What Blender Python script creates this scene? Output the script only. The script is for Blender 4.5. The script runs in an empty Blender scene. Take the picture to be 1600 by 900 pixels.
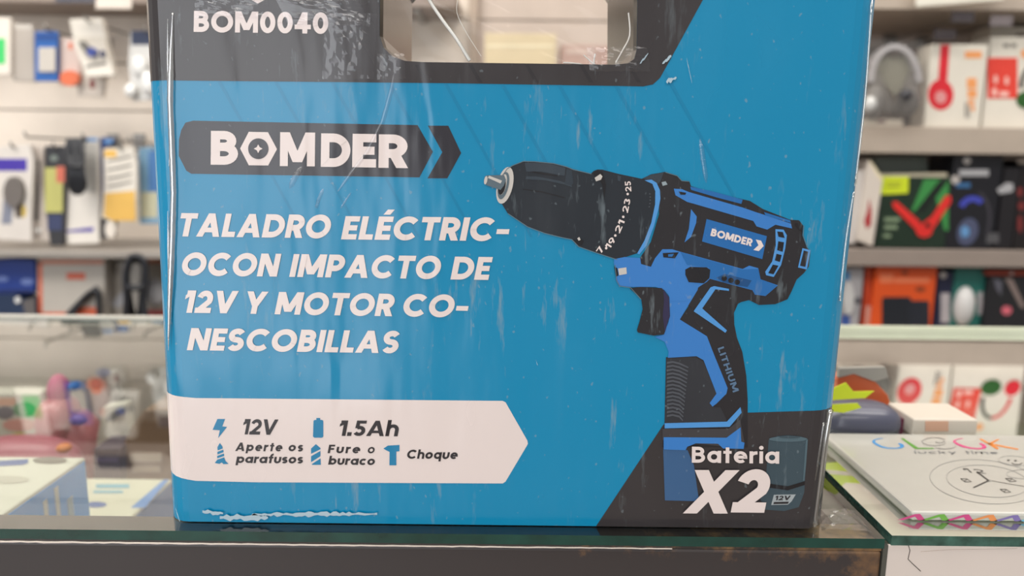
import bpy, bmesh, math, random
from mathutils import Vector, Matrix
from mathutils.geometry import tessellate_polygon
random.seed(7)
sc = bpy.context.scene
col = sc.collection

# ------------------------------------------------------------------ camera
F = 1155.0                      # focal length in pixels of the 1600 x 900 frame
PITCH, ROLL = math.radians(9.7), math.radians(0.65)
GLASS = 0.95                    # height of the counter glass
CAM = Vector((0.0, -0.30, GLASS + 0.1565))
fw = Vector((0, math.cos(PITCH), -math.sin(PITCH)))
r0 = Vector((1, 0, 0)); u0 = Vector((0, math.sin(PITCH), math.cos(PITCH)))
rt = math.cos(ROLL) * r0 + math.sin(ROLL) * u0
up = -math.sin(ROLL) * r0 + math.cos(ROLL) * u0
cd = bpy.data.cameras.new('camera'); cam = bpy.data.objects.new('camera', cd); col.objects.link(cam)
cam.matrix_world = Matrix(((rt.x, up.x, -fw.x, CAM.x), (rt.y, up.y, -fw.y, CAM.y), (rt.z, up.z, -fw.z, CAM.z), (0, 0, 0, 1)))
cd.sensor_width = 36; cd.lens = 36 * F / 1600; cd.clip_start = 0.01
cd.dof.use_dof = True; cd.dof.focus_distance = 0.305; cd.dof.aperture_fstop = 7.0
sc.camera = cam
sc.view_settings.view_transform = 'Standard'; sc.view_settings.look = 'None'
sc.view_settings.gamma = 1; sc.view_settings.use_curve_mapping = False
sc.view_settings.exposure = -0.42
w = bpy.data.worlds.new('world'); sc.world = w; w.use_nodes = True
w.node_tree.nodes['Background'].inputs[0].default_value = (1.0, 0.97, 0.93, 1)
w.node_tree.nodes['Background'].inputs[1].default_value = 0.45

def area(name, loc, target, sx, sy, power, color=(1, 1, 1)):
    l = bpy.data.lights.new(name, 'AREA'); l.shape = 'RECTANGLE'; l.size = sx; l.size_y = sy
    l.energy = power; l.color = color
    o = bpy.data.objects.new(name, l); col.objects.link(o); o.location = loc
    o.rotation_euler = (Vector(target) - Vector(loc)).to_track_quat('-Z', 'Y').to_euler()
    return o
area('ceiling_and_fill_light', (0.9, -0.1, 2.55), (0.9, -0.1, 0), 1.6, 0.6, 26, (1, 0.96, 0.90))
area('ceiling_and_fill_light', (-1.0, 0.2, 2.55), (-1.0, 0.2, 0), 1.6, 0.6, 26, (1, 0.96, 0.90))
area('ceiling_and_fill_light', (0.0, -1.7, 2.55), (0.0, -1.5, 0), 2.6, 0.6, 30, (1, 0.96, 0.92))
area('ceiling_and_fill_light', (-1.2, -0.15, 2.45), (-1.1, 1.4, 1.15), 1.6, 0.5, 30, (1, 0.95, 0.89))  # added fill light, no real fitting: aimed at the left wall to brighten it
area('ceiling_and_fill_light', (1.0, 0.75, 2.6), (1.0, 1.5, 0.9), 1.6, 0.4, 17, (1, 0.95, 0.89))  # added fill light, no real fitting: lifts the right wall and shelves
area('shopfront_daylight', (-1.55, -2.6, 1.25), (-0.9, 0, 1.2), 2.0, 2.3, 52, (0.93, 0.96, 1.0))

# ------------------------------------------------------------------ pixel <-> place
def ray(x, y):
    return ((x - 800) / F) * rt + ((450 - y) / F) * up + fw
def PX(x, y, Y):                # point of the vertical plane Y metres in front of the lens
    d = ray(x, y); return CAM + d * (Y / d.y)
def PZ(x, y, z):                # point of the horizontal plane at height z
    d = ray(x, y); return CAM + d * ((z - CAM.z) / d.z)

# ------------------------------------------------------------------ materials
def lin(c):
    return tuple(((v / 255) / 12.92 if v / 255 <= 0.04045 else ((v / 255 + 0.055) / 1.055) ** 2.4) for v in c) + (1,)
MATS = {}
def mat(name, rgb, rough=0.5, metal=0.0, coat=0.0, noise=0.0, nscale=20.0, bump=0.0):
    if name in MATS: return MATS[name]
    m = bpy.data.materials.new(name); m.use_nodes = True; nt = m.node_tree; b = nt.nodes['Principled BSDF']
    c = lin(rgb); b.inputs['Base Color'].default_value = c
    b.inputs['Roughness'].default_value = rough; b.inputs['Metallic'].default_value = metal
    b.inputs['Coat Weight'].default_value = coat; b.inputs['Coat Roughness'].default_value = 0.1
    tc = nt.nodes.new('ShaderNodeNewGeometry')
    n = nt.nodes.new('ShaderNodeTexNoise'); n.inputs['Scale'].default_value = nscale; n.inputs['Detail'].default_value = 4
    nt.links.new(tc.outputs['Position'], n.inputs['Vector'])
    rp = nt.nodes.new('ShaderNodeMapRange'); rp.inputs[1].default_value = 0.3; rp.inputs[2].default_value = 0.7
    k = noise if noise else 0.04
    rp.inputs[3].default_value = 1 - k; rp.inputs[4].default_value = 1 + k
    nt.links.new(n.outputs['Fac'], rp.inputs[0])
    mx = nt.nodes.new('ShaderNodeMix'); mx.data_type = 'RGBA'; mx.blend_type = 'MULTIPLY'; mx.inputs[0].default_value = 1
    mx.inputs[6].default_value = c; nt.links.new(rp.outputs[0], mx.inputs[7]); nt.links.new(mx.outputs[2], b.inputs['Base Color'])
    if bump:
        bp = nt.nodes.new('ShaderNodeBump'); bp.inputs['Strength'].default_value = bump; bp.inputs['Distance'].default_value = 0.01
        nt.links.new(n.outputs['Fac'], bp.inputs['Height']); nt.links.new(bp.outputs[0], b.inputs['Normal'])
    MATS[name] = m; return m

def clear(name, tint=(1, 1, 1), base=0.04, rough=0.0, k=1.0, bump=0.0, nscale=30.0, ex=5.0):
    """thin clear sheet: what lies behind shows through, reflection grows at grazing angles"""
    if name in MATS: return MATS[name]
    m = bpy.data.materials.new(name); m.use_nodes = True; nt = m.node_tree; nt.nodes.clear()
    N = nt.nodes.new; L = nt.links.new
    out = N('ShaderNodeOutputMaterial'); mix = N('ShaderNodeMixShader'); tr = N('ShaderNodeBsdfTransparent'); gl = N('ShaderNodeBsdfGlossy')
    tr.inputs[0].default_value = tint + (1,); gl.inputs['Roughness'].default_value = rough; gl.inputs[0].default_value = (1, 1, 1, 1)
    lw = N('ShaderNodeLayerWeight'); lw.inputs['Blend'].default_value = 0.5
    pw = N('ShaderNodeMath'); pw.operation = 'POWER'; pw.inputs[1].default_value = ex
    ma = N('ShaderNodeMath'); ma.operation = 'MULTIPLY_ADD'; ma.inputs[1].default_value = k * (1 - base); ma.inputs[2].default_value = base * k
    ma.use_clamp = True
    L(lw.outputs['Facing'], pw.inputs[0]); L(pw.outputs[0], ma.inputs[0]); L(ma.outputs[0], mix.inputs[0])
    L(tr.outputs[0], mix.inputs[1]); L(gl.outputs[0], mix.inputs[2]); L(mix.outputs[0], out.inputs[0])
    if bump:
        ge = N('ShaderNodeNewGeometry'); n = N('ShaderNodeTexNoise'); n.inputs['Scale'].default_value = nscale; n.inputs['Detail'].default_value = 3
        bp = N('ShaderNodeBump'); bp.inputs['Strength'].default_value = bump; bp.inputs['Distance'].default_value = 0.01
        L(ge.outputs['Position'], n.inputs['Vector']); L(n.outputs['Fac'], bp.inputs['Height'])
        L(bp.outputs[0], gl.inputs['Normal']); L(bp.outputs[0], lw.inputs['Normal'])
    MATS[name] = m; return m

def film_print(name, rgb, scuff=0.5, coat=1.0):
    """printed card under wrinkled shrink film: scuffs in the print, a rippled clear coat over it"""
    if name in MATS: return MATS[name]
    m = bpy.data.materials.new(name); m.use_nodes = True; nt = m.node_tree; b = nt.nodes['Principled BSDF']
    N = nt.nodes.new; L = nt.links.new
    ge = N('ShaderNodeNewGeometry')
    def noise(scale, sx, sz, detail=3, rough=0.5, rot=0.0):
        mp = N('ShaderNodeMapping'); mp.inputs['Scale'].default_value = (sx, 1, sz); mp.inputs['Rotation'].default_value = (0, rot, 0)
        n = N('ShaderNodeTexNoise'); n.inputs['Scale'].default_value = scale; n.inputs['Detail'].default_value = detail; n.inputs['Roughness'].default_value = rough
        L(ge.outputs['Position'], mp.inputs['Vector']); L(mp.outputs[0], n.inputs['Vector']); return n
    def rng(src, a, c, d=0.0, e=1.0):
        r = N('ShaderNodeMapRange'); r.inputs[1].default_value = a; r.inputs[2].default_value = c; r.inputs[3].default_value = d; r.inputs[4].default_value = e
        L(src, r.inputs[0]); return r.outputs[0]
    def mul(a, c):
        q = N('ShaderNodeMath'); q.operation = 'MULTIPLY'; L(a, q.inputs[0])
        if isinstance(c, (int, float)): q.inputs[1].default_value = c
        else: L(c, q.inputs[1])
        return q.outputs[0]
    # vertical rub marks and dots of bare white card
    streak = rng(noise(170, 1.0, 0.16, 4, 0.65).outputs['Fac'], 0.585, 0.70)
    zone = rng(noise(16, 1.0, 0.5, 2).outputs['Fac'], 0.42, 0.60)
    dots = rng(noise(420, 1, 0.75, 1).outputs['Fac'], 0.70, 0.76)
    add = N('ShaderNodeMath'); add.operation = 'MAXIMUM'; L(mul(streak, zone), add.inputs[0]); L(mul(dots, 0.7), add.inputs[1])
    mx = N('ShaderNodeMix'); mx.data_type = 'RGBA'; mx.inputs[6].default_value = lin(rgb); mx.inputs[7].default_value = lin((150, 165, 172))
    L(mul(add.outputs[0], scuff), mx.inputs[0]); L(mx.outputs[2], b.inputs['Base Color'])
    b.inputs['Roughness'].default_value = 0.42
    b.inputs['Specular IOR Level'].default_value = 0.12
    b.inputs['Coat Weight'].default_value = coat; b.inputs['Coat IOR'].default_value = 1.55
    L(rng(noise(22, 1.0, 0.5, 3).outputs['Fac'], 0.35, 0.65, 0.10, 0.30), b.inputs['Coat Roughness'])
    h1 = noise(14, 1.0, 0.28, 3, 0.5, 0.12); h2 = noise(60, 1.0, 0.22, 2, 0.5, -0.2)
    b1 = N('ShaderNodeBump'); b1.inputs['Strength'].default_value = 0.30; b1.inputs['Distance'].default_value = 0.012; L(h1.outputs['Fac'], b1.inputs['Height'])
    b2 = N('ShaderNodeBump'); b2.inputs['Strength'].default_value = 0.25; b2.inputs['Distance'].default_value = 0.004; L(h2.outputs['Fac'], b2.inputs['Height'])
    L(b1.outputs[0], b2.inputs['Normal']); L(b2.outputs[0], b.inputs['Coat Normal'])
    MATS[name] = m; return m

# ------------------------------------------------------------------ objects
ORG = {}
def tag(o, label, cat, group=None, kind=None):
    o['label'] = label; o['category'] = cat
    if group: o['group'] = group
    if kind: o['kind'] = kind
    return o
def thing(name, label, cat, loc, group=None):
    o = bpy.data.objects.new(name, None); col.objects.link(o); o.location = loc; o.empty_display_size = 0.02
    ORG[o.name] = Vector(loc); return tag(o, label, cat, group)
def mk(name, geo, mats, parent=None, smooth=False, bevel=0.0, mi=None):
    vs, fs = geo
    org = ORG[parent.name] if parent else Vector((0, 0, 0))
    me = bpy.data.meshes.new(name); me.from_pydata([tuple(Vector(v) - org) for v in vs], [], fs); me.update()
    for m in (mats if isinstance(mats, (list, tuple)) else [mats]): me.materials.append(m)
    if mi: me.polygons.foreach_set('material_index', mi)
    if smooth: me.polygons.foreach_set('use_smooth', [True] * len(me.polygons))
    o = bpy.data.objects.new(name, me); col.objects.link(o)
    if parent: o.parent = parent
    ORG[o.name] = org
    if bevel:
        b = o.modifiers.new('bevel', 'BEVEL'); b.width = bevel; b.segments = 2; b.limit_method = 'ANGLE'
    return o
def lone(name, geo, mats, label, cat, group=None, **k):
    vs, fs = geo
    c = Vector((sum(v[0] for v in vs), sum(v[1] for v in vs), 0)) / len(vs); c.z = min(v[2] for v in vs)
    o = mk(name, ([Vector(v) - c for v in vs], fs), mats, **k); o.location = c
    return tag(o, label, cat, group)
def struct(name, geo, m, **k):
    o = mk(name, geo, m, **k); o['kind'] = 'structure'; return o

# ------------------------------------------------------------------ geometry
def join(*gs):
    V, Fc = [], []
    for v, f in gs:
        k = len(V); V += list(v); Fc += [tuple(i + k for i in q) for q in f]
    return V, Fc
def boxg(x0, x1, y0, y1, z0, z1):
    v = [(x, y, z) for z in (z0, z1) for y in (y0, y1) for x in (x0, x1)]
    return v, [(0, 2, 3, 1), (4, 5, 7, 6), (0, 1, 5, 4), (2, 6, 7, 3), (0, 4, 6, 2), (1, 3, 7, 5)]
def R(x0, y0, x1, y1): return [(x0, y0), (x1, y0), (x1, y1), (x0, y1)]
def RR(x0, y0, x1, y1, r, n=4):
    p = []
    for cx, cy, a in ((x1 - r, y0 + r, -90), (x1 - r, y1 - r, 0), (x0 + r, y1 - r, 90), (x0 + r, y0 + r, 180)):
        for i in range(n + 1):
            t = math.radians(a + 90 * i / n); p.append((cx + r * math.cos(t), cy + r * math.sin(t)))
    return p
def E(cx, cy, rx, ry, n=28, a0=0, a1=360, rot=0):
    full = abs(a1 - a0) >= 360; m = n if full else n + 1; q = math.radians(rot); p = []
    for i in range(m):
        t = math.radians(a0 + (a1 - a0) * i / n); x = rx * math.cos(t); y = ry * math.sin(t)
        p.append((cx + x * math.cos(q) - y * math.sin(q), cy + x * math.sin(q) + y * math.cos(q)))
    return p
def band(cx, cy, rx, ry, th, a0, a1, n=24):
    return E(cx, cy, rx, ry, n, a0, a1) + E(cx, cy, rx - th, ry - th, n, a0, a1)[::-1]
def slab(pts, Y, t):
    """a solid cut to an outline, its face Y metres ahead of the lens, t thick"""
    fr = [PX(x, y, Y) for x, y in pts]
    n = len(fr); bk = [p + Vector((0, t, 0)) for p in fr]
    tri = tessellate_polygon([[Vector((p.x, p.z, 0)) for p in fr]])
    f = []
    for a, b, c in tri:
        nrm = (fr[b] - fr[a]).cross(fr[c] - fr[a])
        if nrm.y > 0: b, c = c, b
        f.append((a, b, c)); f.append((a + n, c + n, b + n))
    area2 = sum(fr[i].x * fr[(i + 1) % n].z - fr[(i + 1) % n].x * fr[i].z for i in range(n))
    for i in range(n):
        j = (i + 1) % n
        f.append((i, i + n, j + n, j) if area2 > 0 else (i, j, j + n, i + n))
    return fr + bk, f
def pbox(x0, y0, x1, y1, Y, d):
    xm, ym = (x0 + x1) / 2, (y0 + y1) / 2
    a, b = PX(x0, ym, Y), PX(x1, ym, Y); t, q = PX(xm, y0, Y), PX(xm, y1, Y)
    return boxg(a.x, b.x, a.y, a.y + d, q.z, t.z)
def tube(pts, r, n=8, closed=False):
    pts = [Vector(p) for p in pts]; V, Fc = [], []; m = len(pts)
    prev = None
    for i, p in enumerate(pts):
        a = pts[(i - 1) % m] if (closed or i) else p; b = pts[(i + 1) % m] if (closed or i < m - 1) else p
        d = (b - a).normalized()
        s = d.cross(Vector((0, 0, 1))) if prev is None else prev - d * prev.dot(d)
        if s.length < 1e-5: s = d.cross(Vector((1, 0, 0)))
        s.normalize(); prev = s; q = d.cross(s)
        rr = r[i] if isinstance(r, (list, tuple)) else r
        for k in range(n):
            t = 2 * math.pi * k / n; V.append(p + (s * math.cos(t) + q * math.sin(t)) * rr)
    for i in range(m if closed else m - 1):
        for k in range(n):
            a = i * n + k; b = i * n + (k + 1) % n; c = ((i + 1) % m) * n
            Fc.append((a, b, c + (k + 1) % n, c + k))
    if not closed:
        Fc.append(tuple(range(n))[::-1]); Fc.append(tuple(range((m - 1) * n, m * n)))
    return V, Fc
def ptube(pts, Y, r, sub=4, **k):
    """tube through pixels at distance Y (each point may carry its own Y), smoothed"""
    P = [PX(p[0], p[1], p[2] if len(p) > 2 else Y) for p in pts]; out = []
    for i in range(len(P) - 1):
        a = P[max(i - 1, 0)]; b = P[i]; c = P[i + 1]; d = P[min(i + 2, len(P) - 1)]
        for s in range(sub):
            t = s / sub
            out.append(0.5 * ((2 * b) + (c - a) * t + (2 * a - 5 * b + 4 * c - d) * t * t + (3 * b - a - 3 * c + d) * t ** 3))
    out.append(P[-1]); return tube(out, r, **k)
def ell(cx, cy, rx, ry, Y, d, nu=20, nv=12, e=1.0, tilt=0):
    """rounded solid centred on a pixel, radii in pixels, d = half depth in metres"""
    c = PX(cx, cy, Y); s = Y / F * 0.99; V, Fc = [], []; q = math.radians(tilt)
    sg = lambda v: math.copysign(abs(v) ** e, v)
    for j in range(nv + 1):
        ph = -math.pi / 2 + math.pi * j / nv
        for i in range(nu):
            th = 2 * math.pi * i / nu
            x = rx * s * sg(math.cos(ph)) * sg(math.cos(th)); y = d * sg(math.cos(ph)) * sg(math.sin(th)); z = ry * s * sg(math.sin(ph))
            V.append(c + Vector((x * math.cos(q) - z * math.sin(q), y, x * math.sin(q) + z * math.cos(q))))
    for j in range(nv):
        for i in range(nu):
            a = j * nu + i; b = j * nu + (i + 1) % nu; Fc.append((a, b, b + nu, a + nu))
    return V, Fc

# ------------------------------------------------------------------ lettering: constant-width strokes, cap height 1
def arc(cx, cy, rx, ry, a0, a1, n=16):
    return [(cx + rx * math.cos(math.radians(a0 + (a1 - a0) * i / n)), cy + ry * math.sin(math.radians(a0 + (a1 - a0) * i / n))) for i in range(n + 1)]
def stroke(p, wd, closed=False):
    n = len(p); L, Rr = [], []; h = wd / 2
    for i in range(n):
        a = p[(i - 1) % n] if (closed or i) else None; b = p[(i + 1) % n] if (closed or i < n - 1) else None; q = p[i]
        def nr(s, t):
            dx, dy = t[0] - s[0], t[1] - s[1]; l = math.hypot(dx, dy) or 1e-9; return -dy / l, dx / l
        if a is None: m = nr(q, b); k = 1
        elif b is None: m = nr(a, q); k = 1
        else:
            n1, n2 = nr(a, q), nr(q, b); mx, my = n1[0] + n2[0], n1[1] + n2[1]; l = math.hypot(mx, my) or 1e-9; m = (mx / l, my / l)
            k = min(1 / max(m[0] * n1[0] + m[1] * n1[1], 0.35), 2.0)
        L.append((q[0] + m[0] * h * k, q[1] + m[1] * h * k)); Rr.append((q[0] - m[0] * h * k, q[1] - m[1] * h * k))
    out = []
    for i in range(n if closed else n - 1):
        j = (i + 1) % n; out.append([L[i], Rr[i], Rr[j], L[j]])
    return out
def diag(x0, y0, x1, y1, t): return [[(x0 - t / 2, y0), (x0 + t / 2, y0), (x1 + t / 2, y1), (x1 - t / 2, y1)]]
def bar(x0, y0, x1, y1): return [[(x0, y0), (x1, y0), (x1, y1), (x0, y1)]]
XH = 0.76
def glyph(ch, w):
    h = w / 2; S = stroke; t = w * 1.12
    if ch == ' ': return [], 0.30
    if ch == 'É': g, W = glyph('E', w); return g + diag(0.30, 1.08, 0.44, 1.30, w * 1.1), W
    if ch == '-': return bar(0, 0.30, 0.50, 0.30 + w * .85), 0.50
    if ch == '.': return bar(0, 0, w * 1.15, w * 1.15), w * 1.15
    if ch == 'A': W = 1.0; return diag(t / 2, 0, W / 2, 1, t) + diag(W - t / 2, 0, W / 2, 1, t) + bar(.22, .19, .78, .19 + w * .8), W
    if ch == 'V': W = .96; return diag(t / 2, 1, W / 2, 0, t) + diag(W - t / 2, 1, W / 2, 0, t), W
    if ch == 'X': W = .92; return diag(t / 2, 0, W - t / 2, 1, t * 1.15) + diag(W - t / 2, 0, t / 2, 1, t * 1.15), W
    if ch == 'Y': W = .92; return diag(t / 2, 1, W / 2, .36, t) + diag(W - t / 2, 1, W / 2, .36, t) + bar(W / 2 - h, 0, W / 2 + h, .45), W
    if ch == 'I': return bar(0, 0, w, 1), w
    if ch == 'L': return bar(0, 0, w, 1) + bar(0, 0, .56, w * .92), .56
    if ch == 'T': W = .74; return bar(0, 1 - w * .92, W, 1) + bar(W / 2 - h, 0, W / 2 + h, 1), W
    if ch in 'EF':
        W = .60; g = bar(0, 0, w, 1) + bar(0, 1 - w * .92, W, 1) + bar(0, .5 - h * .9, W * .93, .5 + h * .9)
        return (g + bar(0, 0, W, w * .92) if ch == 'E' else g), W
    if ch == 'H': W = .82; return bar(0, 0, w, 1) + bar(W - w, 0, W, 1) + bar(0, .5 - h, W, .5 + h), W
    if ch == 'N': W = .88; return bar(0, 0, w, 1) + bar(W - w, 0, W, 1) + diag(w * .62, 1, W - w * .62, 0, w * 1.25), W
    if ch == 'M': W = 1.10; return bar(0, 0, w, 1) + bar(W - w, 0, W, 1) + diag(w * .62, 1, W / 2, .12, w * 1.2) + diag(W - w * .62, 1, W / 2, .12, w * 1.2), W
    if ch == 'O': W = 1.06; return S(arc(W / 2, .5, W / 2 - h, .515 - h, 0, 360, 36)[:-1], w, True), W
    if ch == '0': W = .74; return S(arc(W / 2, .5, W / 2 - h, .51 - h, 0, 360, 36)[:-1], w, True), W
    if ch == 'C': W = .98; return S(arc(.53, .5, .53 - h, .515 - h, 42, 318, 30), w), W
    if ch == 'D': W = .90; return S([(h, h), (h, 1 - h)] + [(.38, 1 - h)] + arc(.38, .5, W - .38 - h, .5 - h, 90, -90, 20)[1:], w, True), W
    if ch == 'U': W = .82; return S([(h, 1), (h, .42)] + arc(W / 2, .42, W / 2 - h, .43 - h, 180, 360, 16)[1:] + [(W - h, 1)], w), W
    if ch == 'B':
        W = .74; m = .53; r1 = (1 - h - m) / 2; r2 = (m - h) / 2; c = .36
        return S([(h, h), (h, 1 - h)] + [(c, 1 - h)] + arc(c, m + r1, W - .05 - c - h, r1, 90, -90, 12)[1:] + [(h, m)], w) + \
            S([(h, m), (c, m)] + arc(c, h + r2, W - c - h, r2, 90, -90, 12)[1:] + [(0, h)], w), W
    if ch in 'PR':
        W = .74; m = .40 if ch == 'P' else .43; r1 = (1 - h - m) / 2; c = .36
        g = S([(h, 0), (h, 1 - h), (c, 1 - h)] + arc(c, m + r1, W - c - h, r1, 90, -90, 14)[1:] + [(h, m)], w)
        return (g + diag(.40, m, W - t * .45, 0, t * 1.05) if ch == 'R' else g), W
    if ch in 'Ss':
        T = 1 if ch == 'S' else XH; W = .70 if ch == 'S' else .56; ry = (T + .02 - 2 * h) / 4; rx = W / 2 - h
        p = arc(W / 2, T / 2 + ry, rx, ry, 28, 270, 16) + arc(W / 2, T / 2 - ry, rx, ry, 90, -152, 16)[1:]
        return S(p, w), W
    if ch == '1': W = .42; return bar(W - w, 0, W, 1) + [[(0, .78), (W - w, .95), (W - w, .72), (0, .60)]] + bar(.05, 1 - w * .8, W, 1), W
    if ch == '2':
        W = .70; rx = W / 2 - h
        return S(arc(W / 2, 1 - h - .25, rx, .25, 165, -28, 16) + [(h * 1.35, h)], w) + bar(0, 0, W, w * .95), W
    if ch == '3': W = .66; return S(arc(W / 2 - .03, .74 - .01, W / 2 - h, .26 - h * .9, 150, -80, 14), w) + S(arc(W / 2 - .03, .27, W / 2 - h + .02, .28 - h, 80, -150, 14), w), W
    if ch == '4': W = .78; return bar(W - w * 1.7, 0, W - w * .7, 1) + bar(0, .2, W, .2 + w * .9) + diag(t * .55, .25, W - w * 1.2, 1, t), W
    if ch == '5': W = .68; return bar(.1, 1 - w * .9, W - .03, 1) + S([(.1 + h, 1), (.07 + h, .5)], w) + S(arc(W / 2 - .02, .33, W / 2 - h, .33 - h, 125, -150, 16), w), W
    if ch == '7': W = .66; return bar(0, 1 - w * .9, W, 1) + diag(.26, 0, W - t / 2, 1, t), W
    if ch == '9': W = .70; r = W / 2 - h; return S(arc(W / 2, 1 - h - r, r, r, 0, 360, 20)[:-1], w, True) + diag(.34, 0, W - t * .6, .6, t), W
    r = XH / 2 - h; cc = XH / 2
    if ch in 'aqbpdo':
        W = XH + .02; g = S(arc(cc, cc, r, r, 0, 360, 24)[:-1], w, True)
        if ch == 'a': g = g + bar(W - w, 0, W, XH)
        if ch == 'q': g = g + bar(W - w, -.27, W, XH)
        if ch == 'd': g = g + bar(W - w, 0, W, 1.05)
        if ch in 'bp': g = S(arc(cc + .02, cc, r, r, 0, 360, 24)[:-1], w, True) + (bar(0, 0, w, 1.05) if ch == 'b' else bar(0, -.27, w, XH))
        return g, W
    if ch == 'e': W = XH; return S([(h, cc)] + arc(cc, cc, r, r, 0, 312, 24), w * .95), W
    if ch == 'c': W = XH * .92; return S(arc(cc, cc, r, r, 45, 315, 22), w), W
    if ch == 'r': W = .44; return bar(0, 0, w, XH) + S(arc(W, XH - h - .22, W - h, .22, 175, 88, 8), w), W
    if ch == 't': W = .46; return bar(.13, 0, .13 + w, .98) + bar(0, XH - w * .85, W, XH), W
    if ch == 'f': W = .48; return S([(.12 + h, 0), (.12 + h, .8)] + arc(.12 + h + .2, .82, .2, .22, 180, 90, 6), w) + bar(0, XH - w * .85, W, XH), W
    if ch == 'i': return bar(0, 0, w, XH) + [E(h, 1.0 - .02, w * .62, w * .62, 12)], w
    if ch == 'l': return bar(0, 0, w, 1.05), w
    if ch == 'u': W = .70; return S([(h, XH), (h, .34)] + arc(W / 2, .34, W / 2 - h, .35 - h, 180, 360, 12)[1:] + [(W - h, XH)], w), W
    if ch in 'hn': W = .70; return bar(0, 0, w, 1.05 if ch == 'h' else XH) + S(arc(W / 2, XH - .36 + .01, W / 2 - h, .36 - h, 180, 0, 12) + [(W - h, 0)], w), W
    if ch == 'm': g, W = glyph('n', w); return g + [[(x + W - w, y) for x, y in q] for q in g], 2 * W - w
    if ch == 'k': W = .66; return bar(0, 0, w, 1.05) + diag(W - t * .6, 0, .28, .45, t) + diag(.22, .30, W - t * .6, XH, t), W
    if ch == 'y': W = .70; return diag(t / 2, XH, W / 2, 0, t) + diag(W - t / 2, XH, W * .30, -.27, t), W
    return bar(0, 0, .5, 1), .5
def word(txt, a, b, cap, wt=0.22, slant=0.0, gap=0.10):
    """txt between two baseline points (pixels), cap height in pixels; returns pixel polygons"""
    x = 0; polys = []
    for ch in txt:
        g, W = glyph(ch, wt)
        polys += [[(px + x, py) for px, py in q] for q in g]; x += W + gap
    tot = x - gap
    dx, dy = b[0] - a[0], b[1] - a[1]; L = math.hypot(dx, dy); ex = (dx / tot, dy / tot)
    ux, uy = dy / L * cap, -dx / L * cap            # up, in image axes
    sx, sy = dx / L * cap * slant, dy / L * cap * slant
    return [[(a[0] + px * ex[0] + py * (ux + sx), a[1] + px * ex[1] + py * (uy + sy)) for px, py in q] for q in polys]

# ------------------------------------------------------------------ the room
WALLY = 1.66                    # slatted wall, metres ahead of the lens
yw = lambda Y: CAM.y + Y
struct('floor', boxg(-3, 3, -3, 2.0, -0.05, 0), mat('floor_tile', (150, 140, 130), 0.4))
struct('ceiling', boxg(-3, 3, -3, 2.0, 2.7, 2.75), mat('ceiling_white', (225, 222, 216), 0.8))
def slatwall(name, x0, x1, z0, z1, Y, m, mg, pitch=0.1):
    y = yw(Y); g = [boxg(x0, x1, y + .005, y + .03, z0, z1)]; z = z0; base = PX(100, 172, Y).z
    k = math.floor((base - z0) / pitch); lines = [base + (i - k) * pitch for i in range(0, 60)]; lines = [q for q in lines if z0 < q < z1]
    edges = [z0] + lines + [z1]
    for a, b in zip(edges[:-1], edges[1:]): g.append(boxg(x0, x1, y, y + .014, a + .0018, b - .0018))
    geo = join(*g); mi = [1] * 6 + [0] * (len(geo[1]) - 6)
    return struct(name, geo, [m, mg], mi=mi)
xm = PX(742, 60, WALLY).x
slatwall('wall_left', -2.6, xm - .01, 0, 2.7, WALLY, mat('slat_cream', (226, 215, 203), 0.55), mat('groove_grey', (120, 108, 98), 0.6))
slatwall('wall_back', xm, 2.6, 0, 2.7, WALLY + .01, mat('slat_mauve', (190, 176, 166), 0.55), mat('groove_grey', (120, 108, 98), 0.6))
struct('trim_1', boxg(xm - .012, xm + .006, yw(WALLY) - .01, yw(WALLY) + .03, 0, 2.7), mat('trim_beige', (176, 160, 146), 0.5))

# display shelves on the wall
def shelf(label, x0, x1, ytop, ybot, yref, Yf, m, group='display shelves along the slatted wall', lip=None, wall=WALLY):
    zt, zb = PX(yref, ytop, Yf).z, PX(yref, ybot, Yf).z
    t = thing('display_shelf', label, 'shelf', ((x0 + x1) / 2, yw(Yf) + .1, zb), group)
    mk('board', boxg(x0, x1, yw(Yf) + .006, yw(WALLY) - .001, zb, zt - .001), m, t, bevel=.002)
    mk('front_rail', boxg(x0, x1, yw(Yf), yw(Yf) + .006, zb - .001, zt), lip or m, t, bevel=.0015)
    for q in (x0 + .08, x1 - .08):
        mk('bracket', boxg(q - .006, q + .006, max(yw(Yf) + .02, yw(WALLY) - .20), yw(WALLY) - .001, zb - .008, zb), mat('bracket_grey', (150, 145, 138), 0.4, 0.6), t)
    return t
mS = mat('shelf_beige', (176, 163, 150), 0.5); mS2 = mat('shelf_greige', (150, 138, 130), 0.5)
xr = 1.9
shelf('beige shelf running above the red headphone boxes', PX(1120, 0, 1.40).x, xr, -22, 14, 1450, 1.40, mS)
shelf('beige shelf with a deep front rail under the red headphone boxes', xm + .03, xr, 198, 239, 1450, 1.40, mS)
shelf('greige shelf under the green headphone box, above the orange box', xm + .03, xr, 390, 416, 1450, 1.40, mS2)
shelf('low shelf carrying the orange box, behind the counter glass', xm + .03, xr, 519, 535, 1450, 1.40, mS)
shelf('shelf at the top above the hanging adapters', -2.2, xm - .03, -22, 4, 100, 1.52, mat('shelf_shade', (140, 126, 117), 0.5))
shelf('thin grey shelf under the row of hanging cable packs', -2.2, xm - .03, 393, 402, 100, 1.40, mat('shelf_grey', (150, 144, 138), 0.45))
shelf('low shelf carrying the blue bag and clear packs, behind the counter glass', -2.2, xm - .03, 515, 528, 100, 1.40, mat('shelf_grey', (150, 144, 138), 0.45))

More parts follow.
